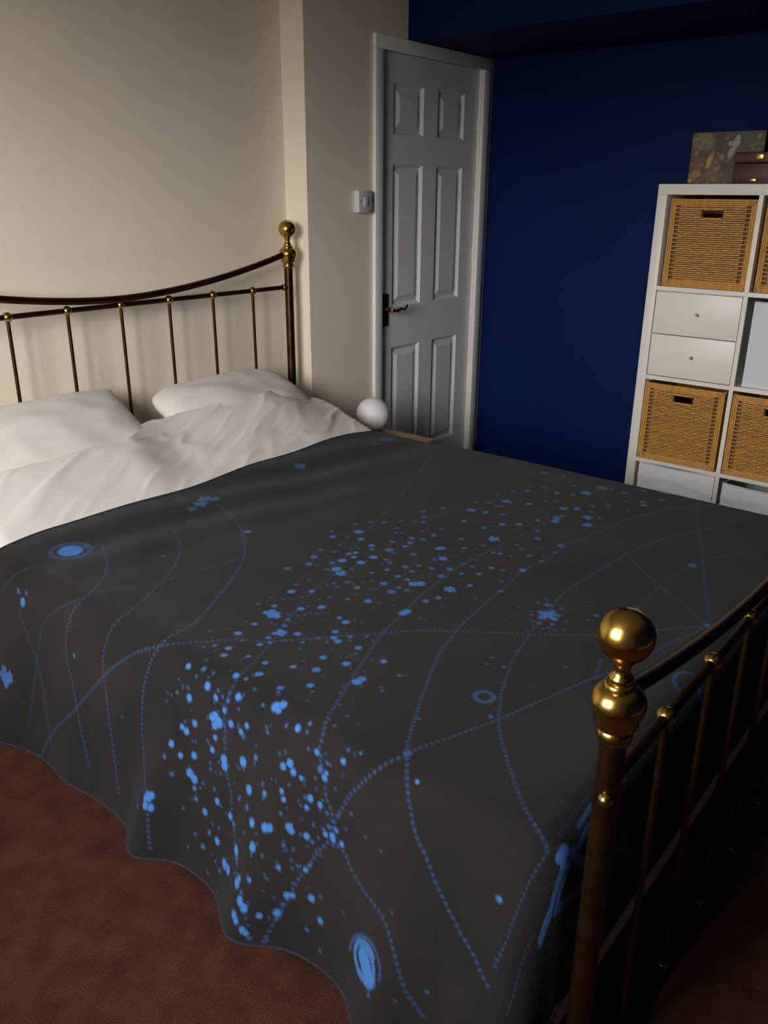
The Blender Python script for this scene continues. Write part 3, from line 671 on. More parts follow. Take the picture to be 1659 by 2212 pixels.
    (1.37,1.3146,0.0021,0.22),(1.4292,1.0611,0.002,0.55),(0.8884,0.9622,0.0034,0.22),(1.1779,1.1671,0.0027,0.46),(0.4942,1.1226,0.0029,0.54),
    (1.5123,1.0707,0.0036,0.43),(1.1204,1.1745,0.0031,0.43),(0.8008,1.0064,0.0033,0.35),(0.7313,1.1028,0.0027,0.5),(1.6319,1.201,0.0022,0.43),
    (0.6172,0.9615,0.0034,0.32),(0.9895,1.2146,0.0022,0.35),(1.0514,0.8978,0.0026,0.45),(1.512,0.743,0.0021,0.24),(0.7779,0.9732,0.0025,0.23),
    (1.4346,1.3075,0.0031,0.26),(0.7736,1.1571,0.0023,0.3),(1.4422,0.6772,0.0034,0.5),(1.4491,1.0519,0.0023,0.5),(0.7232,0.7457,0.0025,0.36),
    (1.9942,0.9864,0.0023,0.32),(0.5141,1.0535,0.0022,0.39),(1.6879,1.0629,0.0025,0.28),(1.6862,1.2597,0.0018,0.25),(1.6056,1.335,0.0029,0.32),
    (0.68,0.7667,0.0029,0.28),(0.9003,1.0464,0.0026,0.26),(0.7149,0.9514,0.0023,0.21),(1.0687,0.9584,0.0022,0.45),(1.4052,0.7777,0.0018,0.33),
    (0.5201,0.9058,0.002,0.49),(0.8339,1.2139,0.002,0.23),(0.6543,0.8,0.0022,0.31),(0.8152,1.0616,0.0034,0.38),(1.0426,1.0947,0.0026,0.38),
    (0.4599,0.8616,0.0036,0.3),(2.0267,1.1112,0.0025,0.41),(1.3397,1.3004,0.0033,0.39),(1.3476,1.1011,0.0026,0.3),(1.4809,0.8688,0.0022,0.23),
    (1.2982,1.0249,0.0031,0.23),(1.4031,1.1804,0.0021,0.49),(1.0313,1.2124,0.0034,0.35),(0.7384,0.9197,0.002,0.48),(0.9323,0.9213,0.0031,0.5),
    (0.9328,1.1031,0.0035,0.28),(0.6986,0.93,0.0025,0.51),(2.2804,0.8456,0.0032,0.29),(1.6358,1.0673,0.0032,0.5),(1.2795,1.1189,0.0028,0.47),
    (0.9101,0.7928,0.0028,0.25),(1.7769,0.9102,0.0034,0.39),(0.6789,1.085,0.0032,0.53),(0.7305,0.8055,0.0025,0.33),(1.605,1.1939,0.002,0.33),
    (1.1644,1.2343,0.0027,0.51),(1.4857,0.7333,0.0028,0.26),(1.6885,1.117,0.0032,0.38),(1.4983,1.2313,0.0034,0.44),(1.8395,1.1148,0.0029,0.46),
    (1.7692,0.995,0.002,0.36),(1.235,0.9548,0.0035,0.22),(1.7522,0.8533,0.0031,0.33),(1.6944,1.0412,0.0032,0.42),(1.021,0.8274,0.0036,0.48),
    (0.8116,0.7687,0.0033,0.23),(1.2737,1.2597,0.003,0.38),(1.4614,1.0645,0.0035,0.36),(0.6059,0.8715,0.0021,0.31),(0.5927,0.8628,0.0033,0.31),
    (1.3942,1.3078,0.0029,0.52),(0.5816,0.8056,0.0019,0.21),(1.3565,1.135,0.003,0.47),(1.2942,1.0922,0.0024,0.3),(0.7456,1.1705,0.0031,0.37),
    (1.0068,0.8646,0.0022,0.26),(1.3307,1.0997,0.0033,0.21),(0.8483,1.0294,0.0032,0.45),(1.4796,1.3329,0.0029,0.39),(0.8555,0.9762,0.0035,0.53),
    (1.3686,1.1488,0.0019,0.24),(0.8549,0.7554,0.0032,0.2),(0.574,1.06,0.0021,0.27),(1.5307,0.7268,0.0029,0.31),(1.8731,1.2444,0.0018,0.33),
    (2.1267,1.0901,0.0032,0.24),(1.0279,0.8368,0.0034,0.36),(2.0516,1.0196,0.0022,0.23),(0.7856,1.0695,0.0027,0.38),(0.6422,1.1019,0.0035,0.31),
    (0.6217,0.9179,0.0029,0.29),(1.5693,1.2292,0.0028,0.23),(2.0996,1.1049,0.0022,0.51),(0.9001,0.9788,0.0021,0.26),(1.4161,1.3103,0.0021,0.24),
    (0.7489,0.802,0.0022,0.54),(0.7297,1.1705,0.0024,0.29),(2.2991,0.9472,0.0035,0.48),(0.9162,0.9987,0.0019,0.49),(1.4485,0.9804,0.003,0.29),
    (0.7107,1.0476,0.0026,0.26),(1.4692,0.8045,0.0027,0.4),(1.5388,1.0596,0.0021,0.49),(2.0851,1.0909,0.0021,0.51),(0.6397,0.8648,0.0033,0.47),
    (0.889,0.8379,0.002,0.45),(1.6784,1.0854,0.0024,0.25),(0.9679,0.8532,0.0019,0.38),(1.4707,0.7696,0.0021,0.53),(0.6344,0.8582,0.0022,0.31),
    (1.5351,0.7648,0.0025,0.54),(1.2853,1.0524,0.0029,0.39),(1.287,1.1707,0.0025,0.23),(0.7997,0.806,0.0035,0.42),(1.279,1.2054,0.0036,0.29),
    (1.0948,1.0342,0.0029,0.23),(0.7043,0.8131,0.0019,0.23),(1.3038,1.1321,0.0023,0.26),(1.4878,1.4063,0.0032,0.22),(0.9078,1.199,0.0032,0.44),
    (2.2771,1.2375,0.0024,0.26),(1.5672,1.0252,0.0019,0.47),(1.2244,0.7297,0.0035,0.36),(1.5229,0.8461,0.0032,0.2),(1.6471,1.1894,0.0024,0.33),
    (2.3105,1.2401,0.002,0.42),(1.5148,1.3843,0.002,0.3),(1.0297,1.0478,0.0031,0.4),(1.4762,0.6865,0.003,0.33),(1.1535,1.1513,0.002,0.32),
    (1.4162,0.7377,0.0026,0.47),(2.2799,0.9042,0.0028,0.28),(1.0948,1.0038,0.0019,0.22),(1.1663,1.193,0.002,0.3),(0.7296,0.7038,0.0031,0.28),
    (1.6174,0.7091,0.0024,0.45),(0.4707,1.0589,0.0028,0.5),(0.6976,0.8402,0.0023,0.22),(0.6222,1.0435,0.0028,0.47),(2.0104,1.0419,0.002,0.38),
    (1.5463,1.0881,0.0034,0.46),(0.8214,1.2029,0.0026,0.38),(1.9069,1.1252,0.0027,0.44),(1.4708,1.0829,0.002,0.4),(1.0092,1.1179,0.0035,0.31),
    (1.1242,1.0418,0.0031,0.22),(1.3787,1.3069,0.002,0.23),(1.3194,1.2381,0.002,0.45),(1.6487,1.0762,0.0029,0.34),(1.2156,1.1708,0.0032,0.46),
    (0.7143,1.1436,0.0029,0.31),(1.0714,1.061,0.0029,0.5),(1.0407,0.9565,0.0031,0.24),(1.1655,1.1928,0.0036,0.21),(1.3328,1.0438,0.0019,0.28),
    (0.7808,0.7796,0.003,0.33),(0.5468,1.0353,0.003,0.21),(2.1922,1.0448,0.0021,0.25),(1.343,1.1877,0.0032,0.21),(1.6064,1.1741,0.0019,0.38),
    (0.6129,0.8277,0.003,0.42),(1.4066,1.1326,0.0023,0.48),(0.5465,1.0682,0.0024,0.23),(0.8025,0.8146,0.0025,0.44),(2.3465,0.9574,0.0025,0.23),
    (1.4312,1.2804,0.0029,0.33),(2.0078,0.9784,0.0024,0.34),(0.8445,0.9088,0.0034,0.35),(1.5379,1.355,0.0022,0.27),(1.3193,1.3123,0.002,0.31),
    (2.2091,1.1816,0.0034,0.28),(1.623,1.0926,0.0026,0.44),(1.0425,0.925,0.0019,0.46),(2.3367,1.2218,0.0029,0.4),(2.0197,0.9688,0.0034,0.5),
    (1.5203,1.1258,0.0027,0.35),(0.759,0.8463,0.003,0.24),(1.4654,1.2425,0.003,0.52),(2.2827,0.7679,0.0019,0.47),(0.5971,0.9687,0.0022,0.21),
    (1.9877,1.1083,0.0029,0.27),(1.0642,0.971,0.0019,0.55),(1.4784,1.2784,0.0035,0.52),(0.8175,0.8048,0.0034,0.51),(0.5969,1.1268,0.0028,0.23),
    (0.7383,0.84,0.0034,0.42),(0.577,0.777,0.0031,0.46),(1.3964,1.2199,0.002,0.53),(1.1569,1.1415,0.0031,0.53),(1.3371,1.143,0.0023,0.48),
    (0.7409,0.9086,0.0018,0.42),(0.9258,1.1856,0.0035,0.31),(0.9849,0.8922,0.0026,0.5),(0.9841,0.9404,0.0026,0.35),(0.6972,0.8141,0.0029,0.44),
    (1.9722,0.9438,0.0027,0.25),(2.2622,1.0892,0.0022,0.34),(1.1016,1.1476,0.0031,0.46),(1.5492,1.0407,0.0024,0.42),(0.6828,1.0556,0.0029,0.28),
    (0.726,1.0976,0.0029,0.23),(2.1257,1.0498,0.0028,0.47),(0.6783,1.0716,0.0022,0.28),(0.879,0.942,0.003,0.36),(2.2279,1.0455,0.0018,0.33),
    (0.8533,1.1258,0.0026,0.25),(1.4349,0.7567,0.0031,0.24),(0.724,0.6676,0.0023,0.36),(0.8306,1.0955,0.0024,0.31),(0.636,0.926,0.0022,0.35),
    (1.543,1.0708,0.0035,0.21),(2.241,1.0749,0.0021,0.49),(1.114,1.2139,0.0029,0.21),(0.8823,0.8212,0.0035,0.34),(1.5855,1.2169,0.0026,0.35),
    (1.365,0.9358,0.0027,0.35),(0.5693,1.1454,0.0035,0.37),(1.3906,1.0687,0.003,0.25),(0.9853,1.1852,0.0027,0.32),(1.5509,0.6946,0.003,0.2),
    (1.0839,1.1946,0.0031,0.32),(1.2504,0.7353,0.003,0.49),(0.782,1.2191,0.0034,0.27),(1.3222,1.2262,0.0029,0.28),(1.9375,0.9897,0.0022,0.28),
    (0.8647,1.1205,0.0031,0.49),(1.671,1.047,0.0034,0.33),(1.1633,1.1276,0.0033,0.49),(2.0693,1.0257,0.0023,0.42),(1.7081,1.3973,0.0023,0.31),
    (1.423,0.9388,0.0023,0.42),(1.6121,1.0117,0.0025,0.49),(0.7203,0.8461,0.0023,0.39),(0.5728,1.2688,0.002,0.38),(2.3171,1.013,0.0035,0.49),
    (0.7387,0.7652,0.0027,0.52),(1.4604,0.6814,0.0019,0.26),(2.2136,1.0728,0.0032,0.51),(0.935,1.1218,0.0025,0.29),(1.4472,1.178,0.0034,0.35),
    (1.9587,1.0783,0.0024,0.49),(1.0362,1.1932,0.0035,0.31),(0.5467,0.9499,0.0031,0.27),(0.5546,0.9799,0.0018,0.34),(1.3487,1.2844,0.003,0.23),
    (1.4313,1.2145,0.0031,0.25),(1.8221,1.0956,0.0031,0.37),(1.5851,1.2347,0.0035,0.31),(1.297,1.2806,0.002,0.3),(1.6448,1.0319,0.0022,0.54),
    (2.0908,1.0139,0.0019,0.46),(1.4282,1.2191,0.0026,0.37),(1.0904,0.8272,0.0022,0.43),(0.7049,0.8734,0.0019,0.37),(1.9647,1.1308,0.0026,0.37),
    (1.7559,0.9063,0.002,0.49),(0.6795,0.7998,0.0027,0.52),
]
PRINT_LINES = [
    
    (0.5,[(0.4559,1.6718),(0.5326,1.6287),(0.6204,1.5427),(0.729,1.4556),(0.7877,1.3964),(0.8321,1.3364),(0.8632,1.2869),(0.9066,1.2258),(0.9619,1.1768),(1.0225,1.1049),(1.099,1.0475),(1.1683,0.9806),(1.241,0.9148),(1.3002,0.838),(1.3558,0.7592),(1.4117,0.6815),(1.4644,0.6132),(1.5705,0.5172),(1.6466,0.4469)]),
    (0.5,[(1.4604,1.8152),(1.4385,1.7267),(1.3684,1.6055),(1.2991,1.5127),(1.2394,1.4513),(1.1628,1.3984),(1.0674,1.3442),(0.96,1.292),(0.8632,1.2869),(0.8243,1.2956),(0.7683,1.3089),(0.7173,1.3082),(0.653,1.292),(0.5949,1.2546),(0.5624,1.2259),(0.4688,1.1976)]),
    (0.42,[(1.2648,1.7714),(1.2221,1.6848),(1.1812,1.6264),(1.108,1.5552),(1.0201,1.5007),(0.9034,1.4414),(0.8455,1.4414),(0.7984,1.4556),(0.7556,1.4561),(0.7082,1.439),(0.6511,1.4191),(0.5858,1.3928),(0.5291,1.3726),(0.4979,1.3573)]),
    (0.42,[(1.0667,1.7938),(1.0114,1.6908),(0.9654,1.6327),(0.889,1.5799),(0.8355,1.5894),(0.7805,1.6063),(0.728,1.5965),(0.6833,1.566),(0.621,1.5272),(0.5657,1.4974),(0.5046,1.4659)]),
    (0.25,[(2.3241,1.1229),(2.2014,1.1708),(2.0529,1.181),(1.9415,1.2075),(1.7861,1.2611),(1.6968,1.3234),(1.5944,1.3548),(1.4684,1.3916),(1.3668,1.4268),(1.2644,1.4537),(1.1006,1.5012),(1.0171,1.5141),(0.9446,1.5538),(0.8788,1.5839),(0.8209,1.6564),(0.7778,1.7049),(0.728,1.7184),(0.6755,1.7207),(0.6039,1.7259),(0.501,1.7336)]),
    (0.45,[(2.392,0.7397),(2.2041,0.6686),(2.0591,0.6081),(1.84,0.5227),(1.6895,0.4598),(1.6481,0.4484)]),
    (0.4,[(2.1051,0.9874),(2.0057,0.8729),(1.8814,0.7323),(1.7625,0.5976),(1.7149,0.5251),(1.6491,0.4536)]),
    (0.55,[(2.3843,0.7),(2.2522,0.7796),(2.1281,0.8266),(1.9725,0.8569),(1.8571,0.873),(1.7836,0.874),(1.7082,0.8797),(1.6349,0.8893),(1.5101,0.876),(1.451,0.8723),(1.3303,0.8572),(1.287,0.8477),(1.2277,0.8341),(1.1728,0.8142),(1.1075,0.7855),(1.0615,0.7644),(1.0037,0.7357),(0.934,0.6997),(0.9022,0.6781),(0.8745,0.6583),(0.8479,0.6415),(0.8267,0.6307),(0.7949,0.6167),(0.7751,0.6007),(0.7582,0.5822),(0.7276,0.5576),(0.7062,0.5386),(0.6721,0.5052),(0.6482,0.4767),(0.6214,0.4509),(0.6148,0.4439)]),
    (0.5,[(2.3256,0.5803),(2.2198,0.6257),(2.1378,0.6637),(2.0665,0.6921),(1.972,0.7229),(1.8818,0.7361),(1.7445,0.7471),(1.6302,0.7595),(1.5407,0.7509),(1.4101,0.7298),(1.3384,0.7148),(1.2651,0.6971),(1.1894,0.6688),(1.1436,0.6487),(1.0805,0.6136),(1.0386,0.584),(0.998,0.5494),(0.9605,0.5148),(0.9156,0.4704),(0.8881,0.4344),(0.8704,0.4017)]),
    (0.35,[(2.1198,0.4814),(2.027,0.5441),(1.9277,0.5843),(1.7625,0.5976),(1.6178,0.5969)]),
    (0.4,[(0.8659,0.3984),(0.852,0.3978),(0.825,0.3994),(0.7752,0.4067),(0.7443,0.4148),(0.7103,0.4225),(0.679,0.4335),(0.6419,0.4413)]),
    (0.3,[(1.0052,0.404),(0.9514,0.4019),(0.9094,0.3999),(0.8927,0.399)]),
    (0.55,[(0.7415,0.3425),(0.7018,0.3496),(0.6738,0.3537),(0.6286,0.354),(0.5844,0.3653)]),
    (0.55,[(1.6401,0.4485),(1.5848,0.4637),(1.515,0.4844),(1.3973,0.5128),(1.3116,0.5435),(1.2559,0.5623),(1.2011,0.5787),(1.1376,0.5978),(1.0805,0.6136),(1.0376,0.6288),(0.9901,0.6452),(0.9438,0.6627),(0.92,0.6707),(0.8938,0.6754),(0.8636,0.6955),(0.838,0.7116),(0.812,0.7296),(0.784,0.7478),(0.7462,0.7625),(0.7218,0.7716),(0.6959,0.7711),(0.6492,0.7981),(0.6097,0.8142),(0.5908,0.8252),(0.5385,0.8413),(0.4888,0.8572),(0.4542,0.8671)]),
    (0.4,[(1.3777,0.5636),(1.3116,0.5435)]),
    (0.5,[(2.0764,0.9655),(2.0169,0.9839),(1.8459,0.9986),(1.7026,1.0119),(1.5858,1.0244),(1.4938,1.0183),(1.3881,1.0047),(1.3103,0.989),(1.2816,0.9809),(1.2008,0.9673),(1.1255,0.9421),(1.0383,0.9073),(0.9836,0.8837),(0.9334,0.8623),(0.8835,0.8412),(0.8587,0.8304),(0.8364,0.8254),(0.8128,0.8193),(0.7863,0.8056),(0.7579,0.796),(0.7335,0.7779),(0.6959,0.7711),(0.6804,0.7401),(0.6616,0.7251),(0.6473,0.702),(0.6382,0.6829),(0.6309,0.6345),(0.6088,0.6079),(0.5764,0.5881),(0.5522,0.5754),(0.5342,0.5648),(0.5092,0.5409),(0.5017,0.5308)]),
    (0.4,[(2.2566,1.6151),(1.9668,1.49),(1.7357,1.3964),(1.5679,1.3356),(1.5249,1.3133),(1.452,1.2864),(1.356,1.2454),(1.2862,1.2204),(1.2326,1.2097),(1.1589,1.1788),(1.0939,1.1548),(1.0476,1.1268),(0.9763,1.0953),(0.9188,1.074),(0.8644,1.0611),(0.835,1.0598),(0.8102,1.0669),(0.7538,1.0548),(0.7093,1.0499),(0.6806,1.0338),(0.6584,1.0193),(0.6365,1.0142),(0.6012,0.9937),(0.5738,0.973),(0.5529,0.9511)]),
    (0.16,[(1.6878,1.7953),(1.7481,1.7016),(1.7893,1.5978),(1.8941,1.552),(1.9855,1.4769),(2.0693,1.3868),(2.1705,1.3642),(2.2965,1.3458),(2.333,1.3304)]),
    (0.3,[(0.8004,1.8112),(0.7717,1.8158),(0.7369,1.7818),(0.7007,1.7445),(0.67,1.7159),(0.6007,1.6783),(0.5274,1.6476),(0.4819,1.6182)]),
    (0.3,[(0.7966,1.9099),(0.8492,1.863),(0.8905,1.8279),(0.9251,1.8246)]),
]
PRINT_BARS = [
    (0.751,0.3041,0.805,0.3118,0.0123,1.0),(0.8119,0.312,0.8789,0.3631,0.008,0.85),(0.8265,0.2967,0.8943,0.3552,0.0063,1.0),
    (0.8937,0.3769,0.8773,0.3758,0.0098,1.0),(0.908,0.3631,0.946,0.3185,0.0083,0.9),(0.9105,0.3577,0.9625,0.3745,0.0051,0.85),
    (0.9425,0.3858,0.9917,0.3911,0.0037,0.7),(0.8376,0.2948,0.9446,0.276,0.0095,0.6),(1.0006,1.8612,1.0194,1.8519,0.0042,1.0),
    (0.9927,1.8611,1.0237,1.8454,0.0042,1.0),(0.9873,1.8598,1.0253,1.84,0.0042,1.0),(0.9832,1.8578,1.0256,1.8352,0.0042,1.0),
    (0.9799,1.8553,1.0251,1.8307,0.0043,1.0),(0.9772,1.8525,1.0238,1.8265,0.0043,1.0),(0.9751,1.8494,1.0219,1.8225,0.0043,1.0),
    (0.9736,1.8459,1.0194,1.8187,0.0043,1.0),(0.9726,1.842,1.0163,1.8153,0.0044,1.0),(0.9722,1.8377,1.0126,1.8122,0.0044,1.0),
    (0.9726,1.8328,1.008,1.8097,0.0045,1.0),(0.974,1.8272,1.0024,1.8079,0.0045,1.0),(0.9777,1.8197,0.9946,1.8079,0.0047,1.0),
    (1.0404,1.8091,1.0313,1.7974,0.0079,0.22),(1.0313,1.7974,1.0197,1.789,0.008,0.22),(1.0197,1.789,1.0069,1.7851,0.008,0.22),
    (1.0069,1.7851,0.994,1.7861,0.0079,0.22),(0.994,1.7861,0.9818,1.7916,0.0077,0.22),(0.9818,1.7916,0.9709,1.8006,0.0075,0.22),
    (0.9709,1.8006,0.962,1.8119,0.0073,0.22),(0.962,1.8119,0.9556,1.8244,0.007,0.22),(0.9556,1.8244,0.9521,1.8371,0.0068,0.22),
    (0.9521,1.8371,0.952,1.8491,0.0066,0.22),(0.952,1.8491,0.9554,1.8596,0.0065,0.22),(0.9554,1.8596,0.9621,1.868,0.0065,0.22),
    (0.9621,1.868,0.9718,1.8738,0.0065,0.22),(0.9718,1.8738,0.9838,1.8766,0.0065,0.22),(0.9838,1.8766,0.9971,1.8762,0.0065,0.22),
    (0.9971,1.8762,1.0109,1.8729,0.0065,0.22),(1.0109,1.8729,1.0238,1.8667,0.0065,0.22),(1.0238,1.8667,1.0347,1.8581,0.0066,0.22),
    (1.0347,1.8581,1.0425,1.8475,0.0068,0.22),(1.0425,1.8475,1.0464,1.8354,0.007,0.22),(1.0464,1.8354,1.0457,1.8223,0.0073,0.22),
    (1.0457,1.8223,1.0405,1.8092,0.0076,0.22),(0.5554,0.6489,0.5484,0.6368,0.0028,0.95),(0.556,0.6544,0.5446,0.6342,0.0029,0.95),
    (0.5557,0.6583,0.5418,0.6333,0.0029,0.95),(0.555,0.6614,0.5395,0.6331,0.0029,0.95),(0.554,0.6639,0.5376,0.6334,0.0029,0.95),
    (0.5528,0.6659,0.5359,0.6341,0.0029,0.95),(0.5513,0.6676,0.5345,0.6352,0.0029,0.95),(0.5496,0.6689,0.5333,0.6366,0.0029,0.95),
    (0.5476,0.6698,0.5322,0.6385,0.0029,0.95),(0.5454,0.6703,0.5313,0.6409,0.0029,0.95),(0.5428,0.6702,0.5306,0.6439,0.003,0.95),
    (0.5398,0.6693,0.5302,0.6478,0.003,0.95),(0.536,0.6666,0.5303,0.6535,0.003,0.95),(0.555,0.6671,0.5578,0.6635,0.0044,0.8),
    (0.5578,0.6635,0.5601,0.6594,0.0043,0.8),(0.5601,0.6594,0.5617,0.6549,0.0043,0.8),(0.5617,0.6549,0.5625,0.6501,0.0042,0.8),
    (0.5625,0.6501,0.5626,0.6453,0.0041,0.8),(0.5626,0.6453,0.5617,0.6407,0.0041,0.8),(0.5617,0.6407,0.56,0.6364,0.004,0.8),
    (0.56,0.6364,0.5574,0.6327,0.0039,0.8),(0.5574,0.6327,0.5542,0.6296,0.0038,0.8),(0.5542,0.6296,0.5505,0.6273,0.0038,0.8),
    (0.5505,0.6273,0.5465,0.6257,0.0038,0.8),(0.5465,0.6257,0.5424,0.6251,0.0038,0.8),(0.5424,0.6251,0.5383,0.6253,0.0038,0.8),
    (0.5383,0.6253,0.5346,0.6264,0.0038,0.8),(0.5346,0.6264,0.5311,0.6284,0.0038,0.8),(0.5311,0.6284,0.528,0.6314,0.0039,0.8),
    (0.528,0.6314,0.5253,0.6353,0.004,0.8),(0.5253,0.6353,0.5228,0.6401,0.0041,0.8),(0.5228,0.6401,0.5205,0.6457,0.0042,0.8),
    (0.5205,0.6457,0.5186,0.652,0.0044,0.8),(0.5186,0.652,0.5174,0.6586,0.0045,0.8),(0.5174,0.6586,0.5171,0.6651,0.0045,0.8),
    (0.5297,0.6318,0.5269,0.6355,0.004,0.8),(0.5269,0.6355,0.5244,0.6402,0.0041,0.8),(0.5244,0.6402,0.5222,0.6456,0.0042,0.8),
    (0.5222,0.6456,0.5204,0.6517,0.0044,0.8),(0.5204,0.6517,0.5192,0.6581,0.0045,0.8),(0.5192,0.6581,0.5191,0.6644,0.0045,0.8),
    (0.5191,0.6644,0.5202,0.6701,0.0045,0.8),(0.5202,0.6701,0.5227,0.675,0.0045,0.8),(0.5227,0.675,0.5265,0.6788,0.0045,0.8),
    (0.5265,0.6788,0.5312,0.6815,0.0045,0.8),(0.5312,0.6815,0.5365,0.6828,0.0044,0.8),(0.5365,0.6828,0.5421,0.6829,0.0044,0.8),
    (0.5421,0.6829,0.5477,0.6818,0.0044,0.8),(0.5477,0.6818,0.553,0.6794,0.0044,0.8),(0.553,0.6794,0.5577,0.6758,0.0044,0.8),
    (0.5577,0.6758,0.5618,0.6712,0.0044,0.8),(0.5618,0.6712,0.5652,0.6657,0.0043,0.8),(0.5652,0.6657,0.5677,0.6595,0.0043,0.8),
    (0.5677,0.6595,0.5691,0.6528,0.0042,0.8),(0.5691,0.6528,0.5694,0.6461,0.0041,0.8),(0.5694,0.6461,0.5683,0.6397,0.004,0.8),
    (0.5683,0.6397,0.5659,0.6338,0.0039,0.8),(0.5265,0.6959,0.5329,0.6961,0.0021,0.45),(0.5329,0.6961,0.5393,0.6953,0.0021,0.45),
    (0.5393,0.6953,0.5456,0.6937,0.0021,0.45),(0.5456,0.6937,0.5515,0.691,0.0021,0.45),(0.5515,0.691,0.557,0.6876,0.0021,0.45),
    (0.557,0.6876,0.5621,0.6833,0.0021,0.45),(0.5621,0.6833,0.5666,0.6783,0.0021,0.45),(0.5666,0.6783,0.5706,0.6727,0.0021,0.45),
    (0.5706,0.6727,0.5739,0.6665,0.0021,0.45),(0.5739,0.6665,0.5766,0.66,0.0021,0.45),(0.5766,0.66,0.5784,0.6533,0.0021,0.45),
    (0.5784,0.6533,0.5793,0.6467,0.002,0.45),(0.5793,0.6467,0.5791,0.6403,0.002,0.45),(0.5791,0.6403,0.5778,0.6344,0.0019,0.45),
    (0.5778,0.6344,0.5755,0.6291,0.0019,0.45),(0.5755,0.6291,0.5721,0.6245,0.0018,0.45),(0.5721,0.6245,0.5679,0.6205,0.0018,0.45),
    (0.5679,0.6205,0.5632,0.6174,0.0018,0.45),(0.5632,0.6174,0.558,0.615,0.0017,0.45),(0.558,0.615,0.5526,0.6133,0.0017,0.45),
    (0.5526,0.6133,0.5472,0.6125,0.0017,0.45),(0.5472,0.6125,0.5419,0.6124,0.0017,0.45),(0.5425,0.6273,0.5367,0.621,0.0025,0.9),
    (0.5428,0.6309,0.5335,0.6204,0.0026,0.9),(0.5422,0.6337,0.5311,0.6206,0.0026,0.9),(0.5412,0.6362,0.5291,0.6211,0.0027,0.9),
    (0.5399,0.6384,0.5274,0.6219,0.0027,0.9),(0.5383,0.6403,0.5259,0.623,0.0027,0.9),(0.5366,0.6421,0.5245,0.6243,0.0028,0.9),
    (0.5347,0.6437,0.5232,0.6258,0.0028,0.9),(0.5327,0.645,0.5221,0.6275,0.0028,0.9),(0.5305,0.6461,0.5211,0.6295,0.0028,0.9),
    (0.5281,0.6469,0.5202,0.6319,0.0028,0.9),(0.5255,0.6471,0.5194,0.6348,0.0028,0.9),(0.5225,0.6463,0.5191,0.6388,0.0028,0.9),
]
PRINT_RINGS = [
    (1.1242,0.6722,0.017,0.0045,0.35),(1.4113,0.3848,0.0422,0.0035,0.3),
]
#PRINT-END

ST = 0.0035
na = int((BA1 - BA0) / ST) + 1
nb = int((BB1 - BB0) / ST) + 1
av = np.linspace(BA0, BA1, na); bv = np.linspace(BB0, BB1, nb)
AA, BBm = np.meshgrid(av, bv, indexing='ij')
PR = np.zeros((na, nb), np.float32)
def stamp(a, b, r, s, wob=0.0, rng=random.Random(3)):
    R = r * (1.3 + wob) + 0.004
    i0 = max(0, int((a - R - BA0) / (BA1 - BA0) * (na - 1))); i1 = min(na, int((a + R - BA0) / (BA1 - BA0) * (na - 1)) + 2)
    j0 = max(0, int((b - R - BB0) / (BB1 - BB0) * (nb - 1))); j1 = min(nb, int((b + R - BB0) / (BB1 - BB0) * (nb - 1)) + 2)
    if i0 >= i1 or j0 >= j1: return
    da = av[i0:i1, None] - a; db = bv[None, j0:j1] - b
    d = np.hypot(da, db)
    rr = r
    if wob:
        t = np.arctan2(db, da)
        k = rng.choice((4, 5, 6)); ph = rng.random() * 6.28
        rr = r * (1 + wob * np.cos(k * t + ph) + 0.5 * wob * np.cos(3 * t + ph * 2))
    v = s * np.clip((rr - d) / 0.0030 + 0.5, 0, 1)
    PR[i0:i1, j0:j1] = np.maximum(PR[i0:i1, j0:j1], v)
for (a, b, r, s) in PRINT_DOTS:
    stamp(a, b, r, s, 0.22 if r > 0.012 else 0.0)
for (s, pts) in PRINT_LINES:
    P_ = np.array(pts)
    # smooth through the points (Catmull-Rom), then dot every 11.5 mm
    dense = []
    for i in range(len(P_) - 1):
        p0 = P_[max(i - 1, 0)]; p1 = P_[i]; p2 = P_[i + 1]; p3 = P_[min(i + 2, len(P_) - 1)]
        for t in np.linspace(0, 1, 24, endpoint=False):
            dense.append(0.5 * ((2 * p1) + (-p0 + p2) * t + (2 * p0 - 5 * p1 + 4 * p2 - p3) * t * t + (-p0 + 3 * p1 - 3 * p2 + p3) * t ** 3))
    dense.append(P_[-1]); dense = np.array(dense)
    L = np.r_[0, np.cumsum(np.hypot(*np.diff(dense, axis=0).T))]
    for q in np.arange(0, L[-1], 0.0115):
        stamp(np.interp(q, L, dense[:, 0]), np.interp(q, L, dense[:, 1]), 0.0033, s * 0.55)
for (a0, b0, a1, b1, wd, s) in PRINT_BARS:
    n_ = max(2, int(math.hypot(a1 - a0, b1 - b0) / 0.002))
    for i in range(n_ + 1):
        stamp(a0 + (a1 - a0) * i / n_, b0 + (b1 - b0) * i / n_, wd, s)
for (a, b, r, wd, s) in PRINT_RINGS:
    for i in range(160):
        t = 2 * math.pi * i / 160
        stamp(a + r * math.cos(t), b + r * math.sin(t), wd, s)

